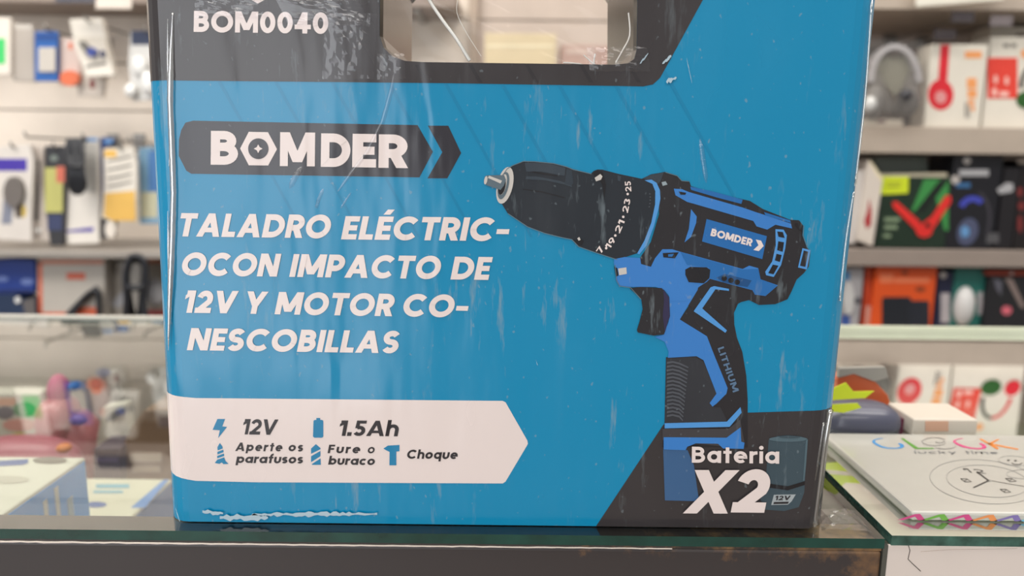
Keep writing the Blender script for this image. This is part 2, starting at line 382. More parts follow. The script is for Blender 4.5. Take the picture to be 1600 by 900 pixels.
# ------------------------------------------------------------------ glass-topped counters
GT = 0.0045
glass_top = clear('counter_glass', (0.92, 0.96, 0.94), 0.06, 0.0, 1.35, ex=5.0)
under = clear('counter_glass_underside', (0.97, 0.99, 0.98), 0.0, 0.0, 0.0)
edge = mat('glass_edge_green', (16, 62, 54), 0.12, 0, 0.6, 0.35, 60)
def pane(x0, x1, y0, y1, z0, z1):
    v, f = boxg(x0, x1, y0, y1, z0, z1); return (v, f), [1, 0, 2, 2, 2, 2]
xL, xR = -1.0, PX(1384, 842, .292).x
yB = PZ(120, 497, GLASS).y
yF = CAM.y + .2925
tl = thing('display_counter', 'dark counter under the drill box with a clear glass top', 'counter', ((xL + xR) / 2, .2, 0), 'glass counters')
g, mi = pane(xL, xR, yF, yB, GLASS - GT, GLASS)
mk('glass_top', g, [glass_top, under, edge], tl, mi=mi)

def worn(name, dark, brown):
    m = bpy.data.materials.new(name); m.use_nodes = True; nt = m.node_tree; b = nt.nodes['Principled BSDF']; N = nt.nodes.new; L = nt.links.new
    ge = N('ShaderNodeNewGeometry'); sp = N('ShaderNodeSeparateXYZ'); L(ge.outputs['Position'], sp.inputs[0])
    def rg(s, a, c, d=0., e=1.):
        r = N('ShaderNodeMapRange'); [setattr(r.inputs[i], 'default_value', v) for i, v in ((1, a), (2, c), (3, d), (4, e))]; L(s, r.inputs[0]); return r.outputs[0]
    def op(o, a, c):
        q = N('ShaderNodeMath'); q.operation = o
        for i, v in ((0, a), (1, c)):
            if isinstance(v, (int, float)): q.inputs[i].default_value = v
            else: L(v, q.inputs[i])
        return q.outputs[0]
    n1 = N('ShaderNodeTexNoise'); n1.inputs['Scale'].default_value = 70; n1.inputs['Detail'].default_value = 6; n1.inputs['Roughness'].default_value = .7
    n2 = N('ShaderNodeTexNoise'); n2.inputs['Scale'].default_value = 260; n2.inputs['Detail'].default_value = 3
    for n in (n1, n2): L(ge.outputs['Position'], n.inputs['Vector'])
    right = rg(sp.outputs['X'], .0, .15); top = rg(sp.outputs['Z'], GLASS - .016, GLASS - .006)
    end = rg(sp.outputs['X'], .138, .150)
    near = op('MAXIMUM', op('MULTIPLY', right, op('ADD', op('MULTIPLY', top, .26), .06)), op('MULTIPLY', end, .30))
    mask = rg(op('ADD', n1.outputs['Fac'], near), .66, .80)
    mx = N('ShaderNodeMix'); mx.data_type = 'RGBA'; mx.inputs[6].default_value = lin(dark); mx.inputs[7].default_value = lin(brown)
    L(op('MULTIPLY', mask, rg(n2.outputs['Fac'], .3, .7, .4, 1.)), mx.inputs[0]); L(mx.outputs[2], b.inputs['Base Color'])
    b.inputs['Roughness'].default_value = .38
    return m
yb = yF + .0015
mk('front_panel', boxg(xL, xR, yb, yb + .018, .10, GLASS - GT - .0022), worn('worn_laminate', (62, 56, 56), (122, 92, 66)), tl, bevel=.0012)
mk('panel_top_strip', boxg(xL, xR, yb + .0005, yb + .020, GLASS - GT - .0022, GLASS - GT - .0001), worn('worn_strip', (62, 56, 54), (150, 116, 80)), tl)
# chipped white edge along the front
rv = random.Random(3); vs, fs = [], []
n = 120; xa, xb = -.32, .07
for i in range(n + 1):
    x = xa + (xb - xa) * i / n; k = 1 - .85 * (i / n); jit = rv.uniform(.5, 1.25)
    zt = GLASS - GT - .0021 + rv.uniform(0, .0002); zq = zt - .00062 * k * jit
    vs += [(x, yb - .0004, zt), (x, yb - .0004, zq), (x, yb + .0008, zt), (x, yb + .0008, zq)]
for i in range(n):
    a = i * 4; fs += [(a, a + 1, a + 5, a + 4), (a, a + 4, a + 6, a + 2), (a + 1, a + 3, a + 7, a + 5)]
mk('chipped_edge', (vs, fs), mat('bare_white_edge', (222, 208, 200), 0.6), tl)
mB = mat('counter_inside', (150, 142, 132), 0.5)
mk('back_strip', boxg(xL, xR, yB + .0005, yB + .005, GLASS - GT, GLASS + .0022), mat('strip_pale', (200, 198, 190), .3), tl)
mk('back_panel', boxg(xL, xR, yB - .012, yB - .001, .10, GLASS - GT - .0002), mB, tl)
mk('inner_shelf', boxg(xL, xR, yb + .021, yB - .013, GLASS - .158, GLASS - .150), mat('inner_shelf_brown', (88, 76, 68), 0.4), tl)
mk('side_panel', boxg(xR - .012, xR - .0005, yb + .021, yB - .013, .10, GLASS - GT - .0002), mat('side_panel_grey', (96, 92, 86), 0.5), tl)
mk('plinth', boxg(xL, xR, yb + .03, yB - .03, 0, .0995), mat('plinth_dark', (40, 38, 38), 0.5), tl)

H2 = GLASS + .0012
x2 = PZ(1394, 837, H2).x; x3 = 1.1
y2F = PZ(1500, 838, H2).y; y2B = PZ(1450, 521, H2).y
tr_ = thing('display_counter', 'white counter under the clock package with a green-edged glass top', 'counter', ((x2 + x3) / 2, .2, 0), 'glass counters')
g, mi = pane(x2, x3, y2F, y2B, H2 - .0045, H2)
edge2 = mat('glass_edge_pale', (58, 92, 82), 0.15, 0, 0.6, 0.5, 140)
mk('glass_top', g, [clear('counter_glass_pale', (0.90, 0.94, 0.90), 0.05, 0.0, 2.2, ex=3.0), under, edge2], tr_, mi=mi)
mk('back_strip', boxg(x2, x3, y2B + .0005, y2B + .006, H2 - .0045, H2 + .0062), mat('strip_pale_green', (190, 195, 176), .3), tr_, bevel=.001)
mk('worktop_board', boxg(x2 + .001, x3, y2F + .002, y2B, H2 - .0250, H2 - .0046), mat('board_cream', (196, 198, 178), 0.5), tr_)
mk('front_panel', boxg(x2 - .001, x3, y2F + .001, y2F + .019, .10, H2 - .0251), mat('panel_white', (226, 214, 206), 0.4), tr_, bevel=.001)
mk('front_lip', boxg(x2 - .001, x3, y2F + .0006, y2F + .0019, H2 - .0250, H2 - .0047), mat('panel_white', (226, 214, 206), 0.4), tr_, bevel=.0005)
mk('side_panel', boxg(x2 - .0008, x2 + .018, y2F + .02, y2B, .10, H2 - .0251), mat('panel_white', (226, 214, 206), 0.4), tr_)
mk('corner_trim', boxg(xR + .0002, x2 - .0009, yF + .001, y2B, GLASS - .03, GLASS - .0035), mat('grey_metal_trim', (120, 122, 116), 0.3, 0.7), tr_)
mk('plinth', boxg(x2, x3, y2F + .03, y2B - .03, 0, .0995), mat('plinth_dark', (40, 38, 38), 0.5), tr_)
crk = [PX(px, py, .2895) for px, py in ((1427, 858), (1430, 868), (1427, 882), (1433, 888), (1447, 901))]
mk('crack', tube([(p.x, y2F + .0006, p.z) for p in crk], .00018), mat('crack_dark', (80, 70, 66), 0.8), tr_)
crk = [PX(px, py, .2895) for px, py in ((1447, 870), (1490, 867), (1560, 866), (1600, 865))]
mk('crack', tube([(p.x, y2F + .0006, p.z) for p in crk], .0001), mat('crack_pale', (180, 160, 150), 0.8), tr_)

# ------------------------------------------------------------------ the drill box
BL = {'blue': (0, 138, 184), 'dark': (56, 52, 54), 'white': (236, 222, 218)}
pBlue = film_print('print_blue', BL['blue']); pDark = film_print('print_dark', BL['dark'], .35); pWhite = film_print('print_white', BL['white'], 0)
pStripe = film_print('print_blue_stripe', (0, 130, 175)); pInk = film_print('print_ink', (46, 44, 52), .2)
DEP, RC, EPS = 0.086, 0.011, 0.00011
a0, a1 = PX(232, 10, .31), PX(274, 810, .31); b0, b1 = PX(1364, 10, .31), PX(1279, 810, .31)
KS = ((a0.x + b0.x) - (a1.x + b1.x)) / 2 / (a0.z - a1.z)
sh = lambda x, z: x - KS * (z - GLASS)
XL = (sh(a0.x, a0.z) + sh(a1.x, a1.z)) / 2; XR = (sh(b0.x, b0.z) + sh(b1.x, b1.z)) / 2
ZB = GLASS + .0004; ZT = PX(800, -120, .30).z
def flat(p):
    q = PX(p[0], p[1], .30); return sh(q.x, q.z), q.z
def wrap(xs, z, lay):
    o = lay * EPS
    if xs < XL + RC: d = min(XL + RC - xs, RC); s = -1; cx = XL + RC
    elif xs > XR - RC: d = min(xs - XR + RC, RC); s = 1; cx = XR - RC
    else: return Vector((xs + KS * (z - GLASS), -o, z))
    th = math.asin(d / RC); x = cx + s * (RC + o) * math.sin(th)
    return Vector((x + KS * (z - GLASS), RC - (RC + o) * math.cos(th), z))
CUT = [XL + RC * (1 - math.sin(math.radians(t))) for t in (0, 15, 30, 45, 60, 75)] + [XR - RC * (1 - math.sin(math.radians(t))) for t in (0, 15, 30, 45, 60, 75)]
def printed(name, items, parent, px=True):
    """items: (outlines, material, layer[, holes]); everything lies on the box front and bends round its corners"""
    V, Fc, MI, MS = [], [], [], []
    for it in items:
        outs, m, lay = it[:3]; holes = it[3] if len(it) > 3 else []
        if m not in MS: MS.append(m)
        for qi, q in enumerate(outs):
            lay = it[2] + (qi % 41) * .026
            loops = [[Vector((*(flat(p) if px else p), 0)) for p in lp] for lp in [q] + holes]
            pts = [p for lp in loops for p in lp]
            bm = bmesh.new(); bv = [bm.verts.new(p) for p in pts]
            for t in tessellate_polygon(loops):
                if len(set(t)) == 3 and (pts[t[1]] - pts[t[0]]).cross(pts[t[2]] - pts[t[0]]).length > 1e-14:
                    try: bm.faces.new([bv[i] for i in t])
                    except ValueError: pass
            xs = [p.x for p in pts]; zs = [p.y for p in pts]
            if min(xs) < XL + RC or max(xs) > XR - RC:
                for c in CUT:
                    if min(xs) < c < max(xs):
                        bmesh.ops.bisect_plane(bm, geom=bm.verts[:] + bm.edges[:] + bm.faces[:], plane_co=(c, 0, 0), plane_no=(1, 0, 0), dist=1e-7)
                for c, s in ((XL, -1), (XR, 1)):
                    if (s < 0 and min(xs) < c) or (s > 0 and max(xs) > c):
                        bmesh.ops.bisect_plane(bm, geom=bm.verts[:] + bm.edges[:] + bm.faces[:], plane_co=(c, 0, 0), plane_no=(s, 0, 0), dist=1e-7, clear_outer=True)
            for c, s in ((ZB, -1), (ZT, 1)):
                if (s < 0 and min(zs) < c - 1e-6) or (s > 0 and max(zs) > c + 1e-6):
                    bmesh.ops.bisect_plane(bm, geom=bm.verts[:] + bm.edges[:] + bm.faces[:], plane_co=(0, c, 0), plane_no=(0, s, 0), dist=1e-7, clear_outer=True)
            bm.verts.index_update(); k = len(V)
            bm.verts.ensure_lookup_table()
            V += [wrap(v.co.x, v.co.y, lay) for v in bm.verts]
            for f in bm.faces:
                ix = [v.index for v in f.verts]; c = [bm.verts[i].co for i in ix]
                ar = sum(c[i].x * c[(i + 1) % len(c)].y - c[(i + 1) % len(c)].x * c[i].y for i in range(len(c)))
                if ar < 0: ix = ix[::-1]
                Fc.append(tuple(i + k for i in ix)); MI.append(MS.index(m))
            bm.free()
    return mk(name, (V, Fc), MS, parent, mi=MI)
box = thing('power_drill_box', 'large blue and dark grey boxed power drill in shrink film with a handle hole', 'box', ((XL + XR) / 2, DEP / 2, ZB))
hole_px = [(594, -70), (593, 56), (599, 74), (613, 88), (632, 95), (660, 97), (960, 101), (981, 99), (991, 92), (995, 78), (997, -70), (985, -88), (610, -88)]
hole = [flat(p) for p in hole_px]
rect = [(XL, ZB), (XR, ZB), (XR, ZT), (XL, ZT)]
C = lambda bx, by, s: (lambda pts: [(bx + x / s, by + y / s) for x, y in pts])
C1, C3, C4, C5, C6, C7, C8 = C(270, 310, 2.909), C(260, 170, 3.3333), C(740, 230, 4.5), C(940, 250, 3.912), C(920, 400, 3.2143), C(900, 620, 3.75), C(250, 600, 2.6667)
front = printed('front_panel', [([rect], pBlue, 0, [hole])], box, px=False)
st = []
for i in range(9):
    x = 330 + 88 * i
    st.append([(x, 110), (x + 6, 110), (x + 150, 370), (x + 146, 370)])
printed('diagonal_stripes', [(st, pStripe, .5)], front)
band_px = [(150, 124), (300, 126), (700, 130), (1005, 135), (1020, 132), (1031, 122), (1040, 106), (1098, 0), (1165, -122), (150, -122)]
pDarkS = film_print('print_dark_stripe', (48, 45, 48), .3)
top = printed('top_band', [([band_px], pDark, 1, [hole_px])] + [([[(x - 20, 101), (x - 14, 101), (x + 2, 129), (x - 5, 128)]], pDarkS, 1.5) for x in (668, 752, 840, 925, 1000)], front)
printed('model_number', [(word('BOM0040', (303, 50), (513, 53), 33, .24, 0, .09), pWhite, 2)], front)
printed('emblem', [([[(384, -30), (403, -38), (424, -30), (424, -6), (403, 6), (384, -6)]], pWhite, 2), ([[(386, -30), (422, -30), (408, 1), (403, -3), (397, 1)]], pDark, 2.5)], front)
# brand plate
hexa = [(385, 207), (430, 120), (530, 122), (577, 210), (531, 295), (430, 294)]
letters = word('B', (232, 291), (374, 292), 176, .25) + word('M', (592, 298), (774, 300), 176, .25) + word('D', (805, 302), (958, 304), 174, .26) + \
    word('E', (968, 304), (1092, 306), 174, .27) + word('R', (1105, 307), (1255, 309), 174, .26)
star = []
for i in range(16):
    t = math.radians(i * 22.5); r = (23 if i % 4 == 0 else (11 if i % 4 == 2 else 14)); star.append((480 + r * math.cos(t), 208 + r * math.sin(t)))
printed('brand_plate', [([C3([(78, 110), (100, 72), (140, 62), (1308, 85), (1388, 224), (1318, 357), (130, 338), (104, 322), (65, 245), (66, 160)])], pInk, 1),
    ([C3([(1362, 88), (1468, 88), (1535, 230), (1463, 362), (1360, 362), (1437, 226)])], pInk, 1),
    ([C3(q) for q in letters], pWhite, 2), ([C3(hexa)], pWhite, 2), ([C3(E(480, 208, 53, 54, 32))], pInk, 3), ([C3(star)], pWhite, 4)], front)
# title
T = []
for s, a, b, cp in (('TALADRO', (19, 172), (708, 181), 106), ('ELÉCTRIC-', (765, 186), (1520, 194), 106),
                    ('OCON', (34, 349), (474, 355), 104), ('IMPACTO', (530, 356), (1208, 366), 104), ('DE', (1262, 368), (1434, 370), 104),
                    ('12V', (45, 519), (281, 522), 102), ('Y', (319, 523), (415, 525), 102), ('MOTOR', (463, 526), (995, 535), 102), ('CO-', (1039, 535), (1334, 541), 102),
                    ('NESCOBILLAS', (65, 689), (1020, 703), 101)):
    T += [C1(q) for q in word(s, a, b, cp, .25, .19, .09)]
printed('title_lettering', [(T, pWhite, 2)], front)
# specification label
lb = [(-60, 40), (60, 50), (150, 58), (1428, 70), (1440, 76), (1531, 236), (1533, 248), (1528, 258), (1440, 406), (1428, 414), (400, 409), (150, 403), (60, 388), (-60, 360)]
pBlk = film_print('print_black', (40, 36, 40), 0); pIc = film_print('print_icon_blue', (25, 130, 176), 0)
wd = word('12V', (340, 209), (482, 211), 64, .21, .18, .08) + word('1.5Ah', (742, 215), (990, 217), 64, .21, .18, .08) + \
    word('Aperte', (314, 278), (508, 280), 35, .22, .18, .20) + word('os', (534, 279), (594, 280), 35, .22, .18, .20) + word('parafusos', (317, 328), (594, 330), 35, .225, .18, .10) + \
    word('Fure', (699, 287), (832, 288), 35, .22, .18, .22) + word('o', (864, 288), (893, 288), 35, .19, .18) + word('buraco', (701, 335), (894, 337), 35, .225, .18, .10) + \
    word('Choque', (1027, 310), (1238, 312), 37, .225, .18, .10)
ic = [[(240, 145), (272, 145), (260, 176), (280, 178), (243, 225), (250, 192), (220, 190)], [(640, 153), (645, 149), (652, 149), (652, 141), (668, 141), (668, 149), (676, 149), (681, 153), (681, 218), (676, 223), (643, 223), (638, 218)],
      [(240, 262), (250, 245), (260, 258), (262, 268), (241, 276)], [(240, 282), (264, 273), (266, 283), (240, 293)], [(239, 299), (267, 289), (268, 299), (239, 309)], [(240, 314), (268, 305), (274, 320), (286, 332), (265, 333), (258, 326), (248, 332), (229, 328)],
      [(630, 268), (650, 250), (669, 266), (669, 271), (630, 290)], [(630, 300), (669, 278), (669, 300), (630, 325)], [(633, 333), (669, 309), (671, 336), (634, 336)],
      [(931, 268), (950, 256), (998, 253), (998, 279), (985, 281), (985, 338), (956, 338), (957, 282), (944, 276)]]
label_ = printed('spec_label', [([C8(lb)], pWhite, 1)], front)
printed('label_text', [([C8(q) for q in wd], pBlk, 2)], front)
for nm, qs in (('bolt_icon', ic[:1]), ('battery_icon', ic[1:2]), ('screw_icon', ic[2:6]), ('drill_bit_icon', ic[6:9]), ('hammer_icon', ic[9:])):
    printed(nm, [([C8(q) for q in qs], pIc, 2)], front)
# dark corner with the spare battery
cor = [(922, 836), (1036, 664), (1060, 648), (1420, 637), (1420, 850), (922, 850)]
printed('battery_corner', [([cor], pDark, 1)], front)
fp = film_print
sl = fp('drill_slate', (36, 42, 50), .35); sl2 = fp('drill_slate_light', (54, 64, 74), .35); bk = fp('drill_black', (40, 38, 42), .45); bk2 = fp('drill_black_deep', (27, 26, 31), .3)
bu = fp('drill_blue', (58, 128, 204), .4); bu2 = fp('drill_blue_light', (82, 154, 222), .4); bu3 = fp('drill_blue_deep', (34, 108, 178), .4)
stl = fp('drill_steel', (205, 200, 194), 0); stl2 = fp('drill_steel_dark', (96, 112, 122), 0); rib_m = fp('drill_rib', (82, 86, 94), .3)
num = []
for s, a, b in (('25', (1108, 310), (1103, 238)), ('23', (1083, 462), (1102, 366)), ('21', (1026, 606), (1062, 522)), ('19', (956, 718), (1000, 650)), ('7', (893, 752), (918, 715))):
    num += [C4(q) for q in word(s, a, b, 42, .19, 0, .12)]
num += [C4(E(x, y, 9, 9, 12)) for x, y in ((1082, 329), (1051, 489), (995, 620), (931, 709))]
def lines(pl, wd): return [q for p in pl for q in stroke(p, wd)]
D = [
    ([C4([(826, 184), (845, 166), (870, 157), (905, 158), (1020, 188), (1190, 224), (1270, 235), (1300, 330), (1270, 500), (1200, 690), (1150, 745), (1010, 790), (860, 740), (735, 697), (688, 648), (760, 600)])], sl, 2),
    ([C4([(200, 400), (168, 345), (180, 230), (235, 150), (270, 128), (350, 97), (430, 99), (560, 112), (650, 135), (700, 155), (830, 187), (905, 205), (936, 260), (915, 340), (870, 500), (800, 645), (700, 647), (620, 633), (500, 603), (380, 558), (240, 465)])], sl, 3),
    ([C4([(360, 110), (430, 106), (550, 118), (645, 145), (640, 200), (600, 195), (480, 172), (370, 172)]), C4([(365, 225), (500, 232), (640, 262), (690, 280), (690, 265), (600, 235), (440, 205), (370, 205)])], sl2, 4),
    ([C4([(345, 292), (480, 310), (640, 352), (640, 358), (480, 318), (345, 298)]), C4([(395, 172), (430, 170), (600, 200), (590, 206), (480, 192)])], bk2, 4.5),
    ([C4([(655, 150), (690, 160), (700, 250), (690, 270), (640, 258), (648, 200)])], fp('drill_slate_mid', (44, 54, 64), .3), 4.2),
    ([C4([(838, 180), (872, 164), (905, 172), (920, 230), (930, 262), (918, 360), (905, 270), (880, 215), (850, 205)]), C4([(700, 655), (760, 650), (775, 660), (760, 688), (725, 682)])], bk2, 4.5),
    ([C4([(850, 215), (890, 188), (905, 205), (895, 228), (860, 240)]), C4([(728, 640), (742, 630), (752, 650), (738, 657)])], stl, 5),
    ([C4([(1010, 195), (1035, 205), (1030, 240), (1012, 235)])], sl2, 4),
    ([C4(E(x, y, 5, 5, 8)) for x, y in ((1238, 328), (1240, 350), (1240, 372), (1238, 396), (1234, 418))], rib_m, 4),
    ([C4([(1200, 232), (1250, 228), (1285, 250), (1308, 300), (1312, 360), (1300, 430), (1265, 560), (1215, 690), (1165, 752), (1148, 747), (1200, 655), (1248, 530), (1275, 400), (1276, 310), (1256, 258)])], bu2, 4),
    ([C4(q) for q in lines([[(180, 232), (236, 152), (272, 130), (350, 99), (430, 101), (560, 114), (650, 137), (700, 157), (828, 188)], [(242, 466), (380, 559), (500, 604), (620, 634), (690, 648), (738, 698), (860, 741), (1010, 790)]], 5)], fp('drill_rim', (96, 120, 132), .2), 4.8),
    ([C5(q) for q in lines([[(388, 75), (460, 97), (487, 127), (535, 131)], [(1232, 400), (1227, 460), (1252, 530)], [(80, 640), (90, 735), (108, 768), (175, 778), (240, 850)]], 4)], fp('drill_rim', (96, 120, 132), .2), 6.8),
    (num, pWhite, 5),
    ([C4(E(220, 268, 55, 132, 28, rot=13))], stl, 4), ([C4(E(210, 270, 36, 98, 24, rot=13))], stl2, 5), ([C4(E(206, 262, 24, 74, 24, rot=13))], stl, 5.5), ([C4(E(200, 275, 24, 60, 20, rot=13))], bk2, 6),
    ([C4([(80, 205), (100, 198), (214, 196), (228, 230), (214, 268), (190, 300), (90, 266), (72, 240)])], stl2, 7), ([C4([(100, 215), (190, 255), (200, 235), (110, 200)])], stl, 7.5), ([C4(E(86, 232, 11, 30, 16, rot=10))], stl, 8),
    # motor housing
    ([C5([(245, 115), (300, 88), (385, 73), (460, 95), (485, 125), (535, 130), (545, 160), (700, 205), (860, 240), (905, 250), (985, 300), (1150, 365), (1205, 368), (1230, 400), (1225, 460), (1250, 530), (1274, 556), (1265, 650), (1235, 690), (1190, 730), (1160, 800), (1135, 850), (1060, 880), (960, 885), (900, 855), (840, 870), (780, 900), (540, 900), (420, 800), (235, 630), (232, 600), (300, 500), (350, 330), (350, 200), (310, 135)])], bk, 3),
    ([C5([(250, 112), (300, 90), (378, 76), (360, 130), (340, 150), (310, 128)])], sl2, 3.5),
    ([C5([(365, 135), (390, 130), (402, 150), (372, 158)])], fp('drill_glint', (150, 165, 172), 0), 4),
    ([C5([(440, 175), (490, 178), (530, 195), (860, 290), (940, 318), (1040, 350), (1155, 388), (1162, 418), (1060, 395), (1010, 425), (945, 405), (925, 372), (520, 255), (450, 215)])], bu, 4),
    ([C5([(470, 192), (515, 200), (510, 212), (480, 212)])], bk2, 5),
    ([C5([(540, 162), (700, 198), (860, 242), (852, 268), (700, 228), (545, 182)]), C5([(990, 318), (1150, 368), (1155, 384), (1000, 338)])], bu3, 4.5),
    ([C5([(545, 300), (580, 345), (576, 385), (545, 470), (505, 503), (532, 420)])], bu, 4),
    ([C5([(640, 360), (1008, 465), (980, 605), (612, 497)])], bu3, 4),
    ([C5(q) for q in word('BOMDER', (662, 462), (912, 527), 46, .26, 0, .08)], pWhite, 5), ([C5([(940, 485), (972, 492), (988, 525), (958, 556), (925, 549), (956, 520)])], pWhite, 5),
    ([C5([(1060, 422), (1110, 425), (1130, 460), (1120, 540), (1095, 640), (1050, 714), (1003, 703), (998, 682), (1040, 620), (1062, 520)])], bu2, 4),
    ([C5(q) for q in ([(1071, 436), (1105, 440), (1116, 476), (1078, 468)], [(1077, 496), (1112, 502), (1104, 560), (1070, 550)], [(1066, 572), (1098, 580), (1087, 622), (1056, 612)], [(1044, 638), (1078, 645), (1048, 697), (1016, 690)])], bk2, 5),
    ([C5([(1225, 538), (1274, 550), (1252, 668), (1198, 656)])], bu2, 4), ([C5([(1233, 552), (1260, 560), (1242, 652), (1210, 645)])], bk, 5),
    ([C5([(1180, 385), (1215, 388), (1222, 440), (1205, 430), (1180, 400)])], bk2, 4),
    # grip, neck, trigger
    ([C6([(555, 170), (620, 120), (840, 180), (940, 235), (840, 226), (785, 218), (748, 240), (728, 285), (730, 345), (744, 412), (770, 480), (790, 600), (797, 720), (797, 960), (368, 960), (380, 830), (387, 508), (530, 500), (455, 320)])], bk, 2),
    ([C6([(388, 512), (535, 506), (575, 530), (640, 690), (612, 740), (628, 758), (660, 758), (690, 820), (690, 832), (380, 840)])], fp('drill_grip_grey', (50, 52, 58), .4), 3.2),
    ([C6([(392, 530 + 19 * i), (420, 526 + 19 * i), (455, 534 + 19 * i), (500 - 2 * i, 556 + 19 * i), (498 - 2 * i, 562 + 19 * i), (452, 543 + 19 * i), (420, 535 + 19 * i), (390, 541 + 19 * i)]) for i in range(15)], rib_m, 4),
    ([C6([(360, 150), (550, 150), (545, 170), (456, 318), (592, 402), (622, 480), (696, 662), (690, 690), (640, 740), (620, 755), (606, 737), (640, 690), (575, 522), (540, 502), (396, 510), (400, 480), (380, 430), (330, 405), (372, 395), (400, 330), (403, 200)])], bu, 3.5),
    ([C5([(75, 605), (140, 592), (235, 598), (240, 635), (300, 652), (325, 600), (370, 545), (430, 545), (480, 560), (860, 665), (900, 645), (955, 660), (970, 728), (1075, 765), (1000, 830), (935, 822), (920, 795), (660, 725), (640, 745), (600, 770), (560, 800), (520, 860), (420, 860), (400, 800), (330, 775), (170, 775), (105, 768), (85, 730), (88, 700), (100, 690), (75, 640)])], bu, 4),
    ([C5([(480, 562), (860, 668), (955, 665), (970, 728), (1070, 766), (1000, 828), (935, 820), (920, 793), (660, 722), (655, 655), (520, 640)])], bu3, 4.5),
    ([C5([(100, 662), (150, 655), (153, 695), (106, 703)])], stl, 5), ([C5([(75, 650), (95, 660), (103, 705), (85, 712)])], bk2, 4.7),
    ([C5([(510, 668), (540, 652), (640, 655), (662, 670), (656, 722), (622, 752), (530, 745), (510, 700)])], bk2, 5.5),
    ([C5([(700, 718), (750, 695), (830, 715), (915, 735), (890, 775), (830, 765), (740, 745)])], fp('drill_blue_shadow', (24, 78, 132), .3), 5),
    ([C5(E(x, y, 17, 16, 14)) for x, y in ((747, 722), (788, 734), (826, 745))], bk2, 6),
    ([C5([(372, 568), (470, 563), (446, 600), (376, 594)])], bk2, 5), ([C5([(405, 575), (440, 572), (430, 590), (405, 590)])], bu3, 5.5),
    ([C6([(203, 160), (260, 154), (365, 160), (402, 205), (406, 300), (376, 392), (325, 398), (245, 382), (240, 370), (254, 325), (269, 265), (262, 215)])], bk, 6),
    ([C6([(372, 165), (400, 205), (404, 300), (380, 382), (370, 300), (376, 220)])], fp('drill_trigger_shade', (48, 44, 78), .3), 6.5),
    ([C6([(628, 150), (702, 164), (702, 174), (634, 166), (568, 262), (692, 372), (684, 384), (525, 276), (610, 156)])], bu2, 5),
    ([C6(q) for q in word('LITHIUM', (645, 462), (722, 684), 32, .22, 0, .14)], fp('drill_embossed', (92, 120, 150), .2), 5),
    ([C6([(380, 838), (692, 830), (760, 757), (766, 785), (706, 856), (380, 864)])], bu2, 4),
    # battery pack of the pictured drill
    ([C7([(505, 185), (890, 185), (960, 130), (985, 265), (970, 300), (505, 250)])], fp('drill_band_grey', (66, 64, 68), .3), 4.2),
    ([C7([(512, 234), (880, 237), (962, 176), (966, 260), (985, 266), (980, 302), (860, 300), (830, 272), (700, 270), (650, 290), (640, 310), (512, 306)])], bu, 5),
    ([C7([(510, 308), (652, 310), (690, 400), (720, 610), (520, 605)])], fp('drill_battery_blue', (60, 98, 142), .4), 3),
]
printed('drill_picture', D, front)
bt = fp('battery_slate', (62, 80, 90), .4); bt2 = fp('battery_slate_light', (84, 106, 116), .4)
printed('battery_picture', [([C7([(1128, 250), (1180, 229), (1240, 224), (1312, 230), (1357, 246), (1346, 400), (1336, 560), (1304, 645), (1220, 668), (1110, 660), (1080, 600), (1115, 430)])], bt, 2),
    ([C7(E(1242, 246, 112, 16, 24))], bt2, 3), ([C7(E(1250, 234, 62, 8, 20))], bt, 4),
    ([C7([(1118, 505), (1240, 522), (1340, 492), (1338, 515), (1240, 546), (1112, 528)])], bk2, 3),
    ([C7([(1345, 255), (1357, 248), (1346, 400), (1336, 490), (1328, 490)])], bt2, 3),
    ([C7([(1158, 572), (1286, 570), (1262, 610), (1240, 630), (1142, 632)])], fp('battery_badge', (168, 176, 180), 0), 3),
    ([C7(q) for q in word('12V', (1162, 604), (1250, 602), 26, .22, .3, .12)], bk, 4), ([C7([(1158, 614), (1245, 612), (1240, 624), (1154, 626)])], bk, 4)], front)
printed('battery_lettering', [([C7(q) for q in word('Bateria', (675, 380), (1185, 386), 93, .205, 0, .12)], pWhite, 9),
    ([C7(q) for q in word('X', (628, 677), (880, 678), 254, .235, .27) + word('2', (902, 671), (1098, 673), 254, .25, .20)], pWhite, 9)], front)
# torn and rubbed card
pTorn = fp('bare_card', (178, 200, 212), 0, .5); rv = random.Random(11)
def torn(x0, x1, y0, y1, h, n):
    t, b = [], []
    for i in range(n + 1):
        x = x0 + (x1 - x0) * i / n; y = y0 + (y1 - y0) * i / n; k = math.sin(math.pi * min(max(i / n, .04), .96)) ** .4
        t.append((x, y - h * k * rv.uniform(.15, .9))); b.append((x, y + h * k * rv.uniform(.2, 1)))
    return t + b[::-1]
for q in [torn(395, 590, 802, 801, 5, 40), torn(345, 420, 806, 807, 8, 14), torn(318, 350, 797, 800, 5, 8), torn(276, 560, 818, 822, 1.4, 50), torn(560, 900, 823, 825, .8, 40), torn(1105, 1268, 826, 829, 1.3, 30),
    torn(275, 283, 795, 814, 3, 6), torn(1034, 1048, 100, 88, 5, 8), torn(1072, 1080, 92, 130, 3, 8), torn(1040, 1056, 128, 122, 6, 8), torn(999, 1012, 100, 84, 3, 6), torn(838, 840, 564, 570, 2, 4)]:
    printed('worn_patch', [([q], pTorn, 10)], front)
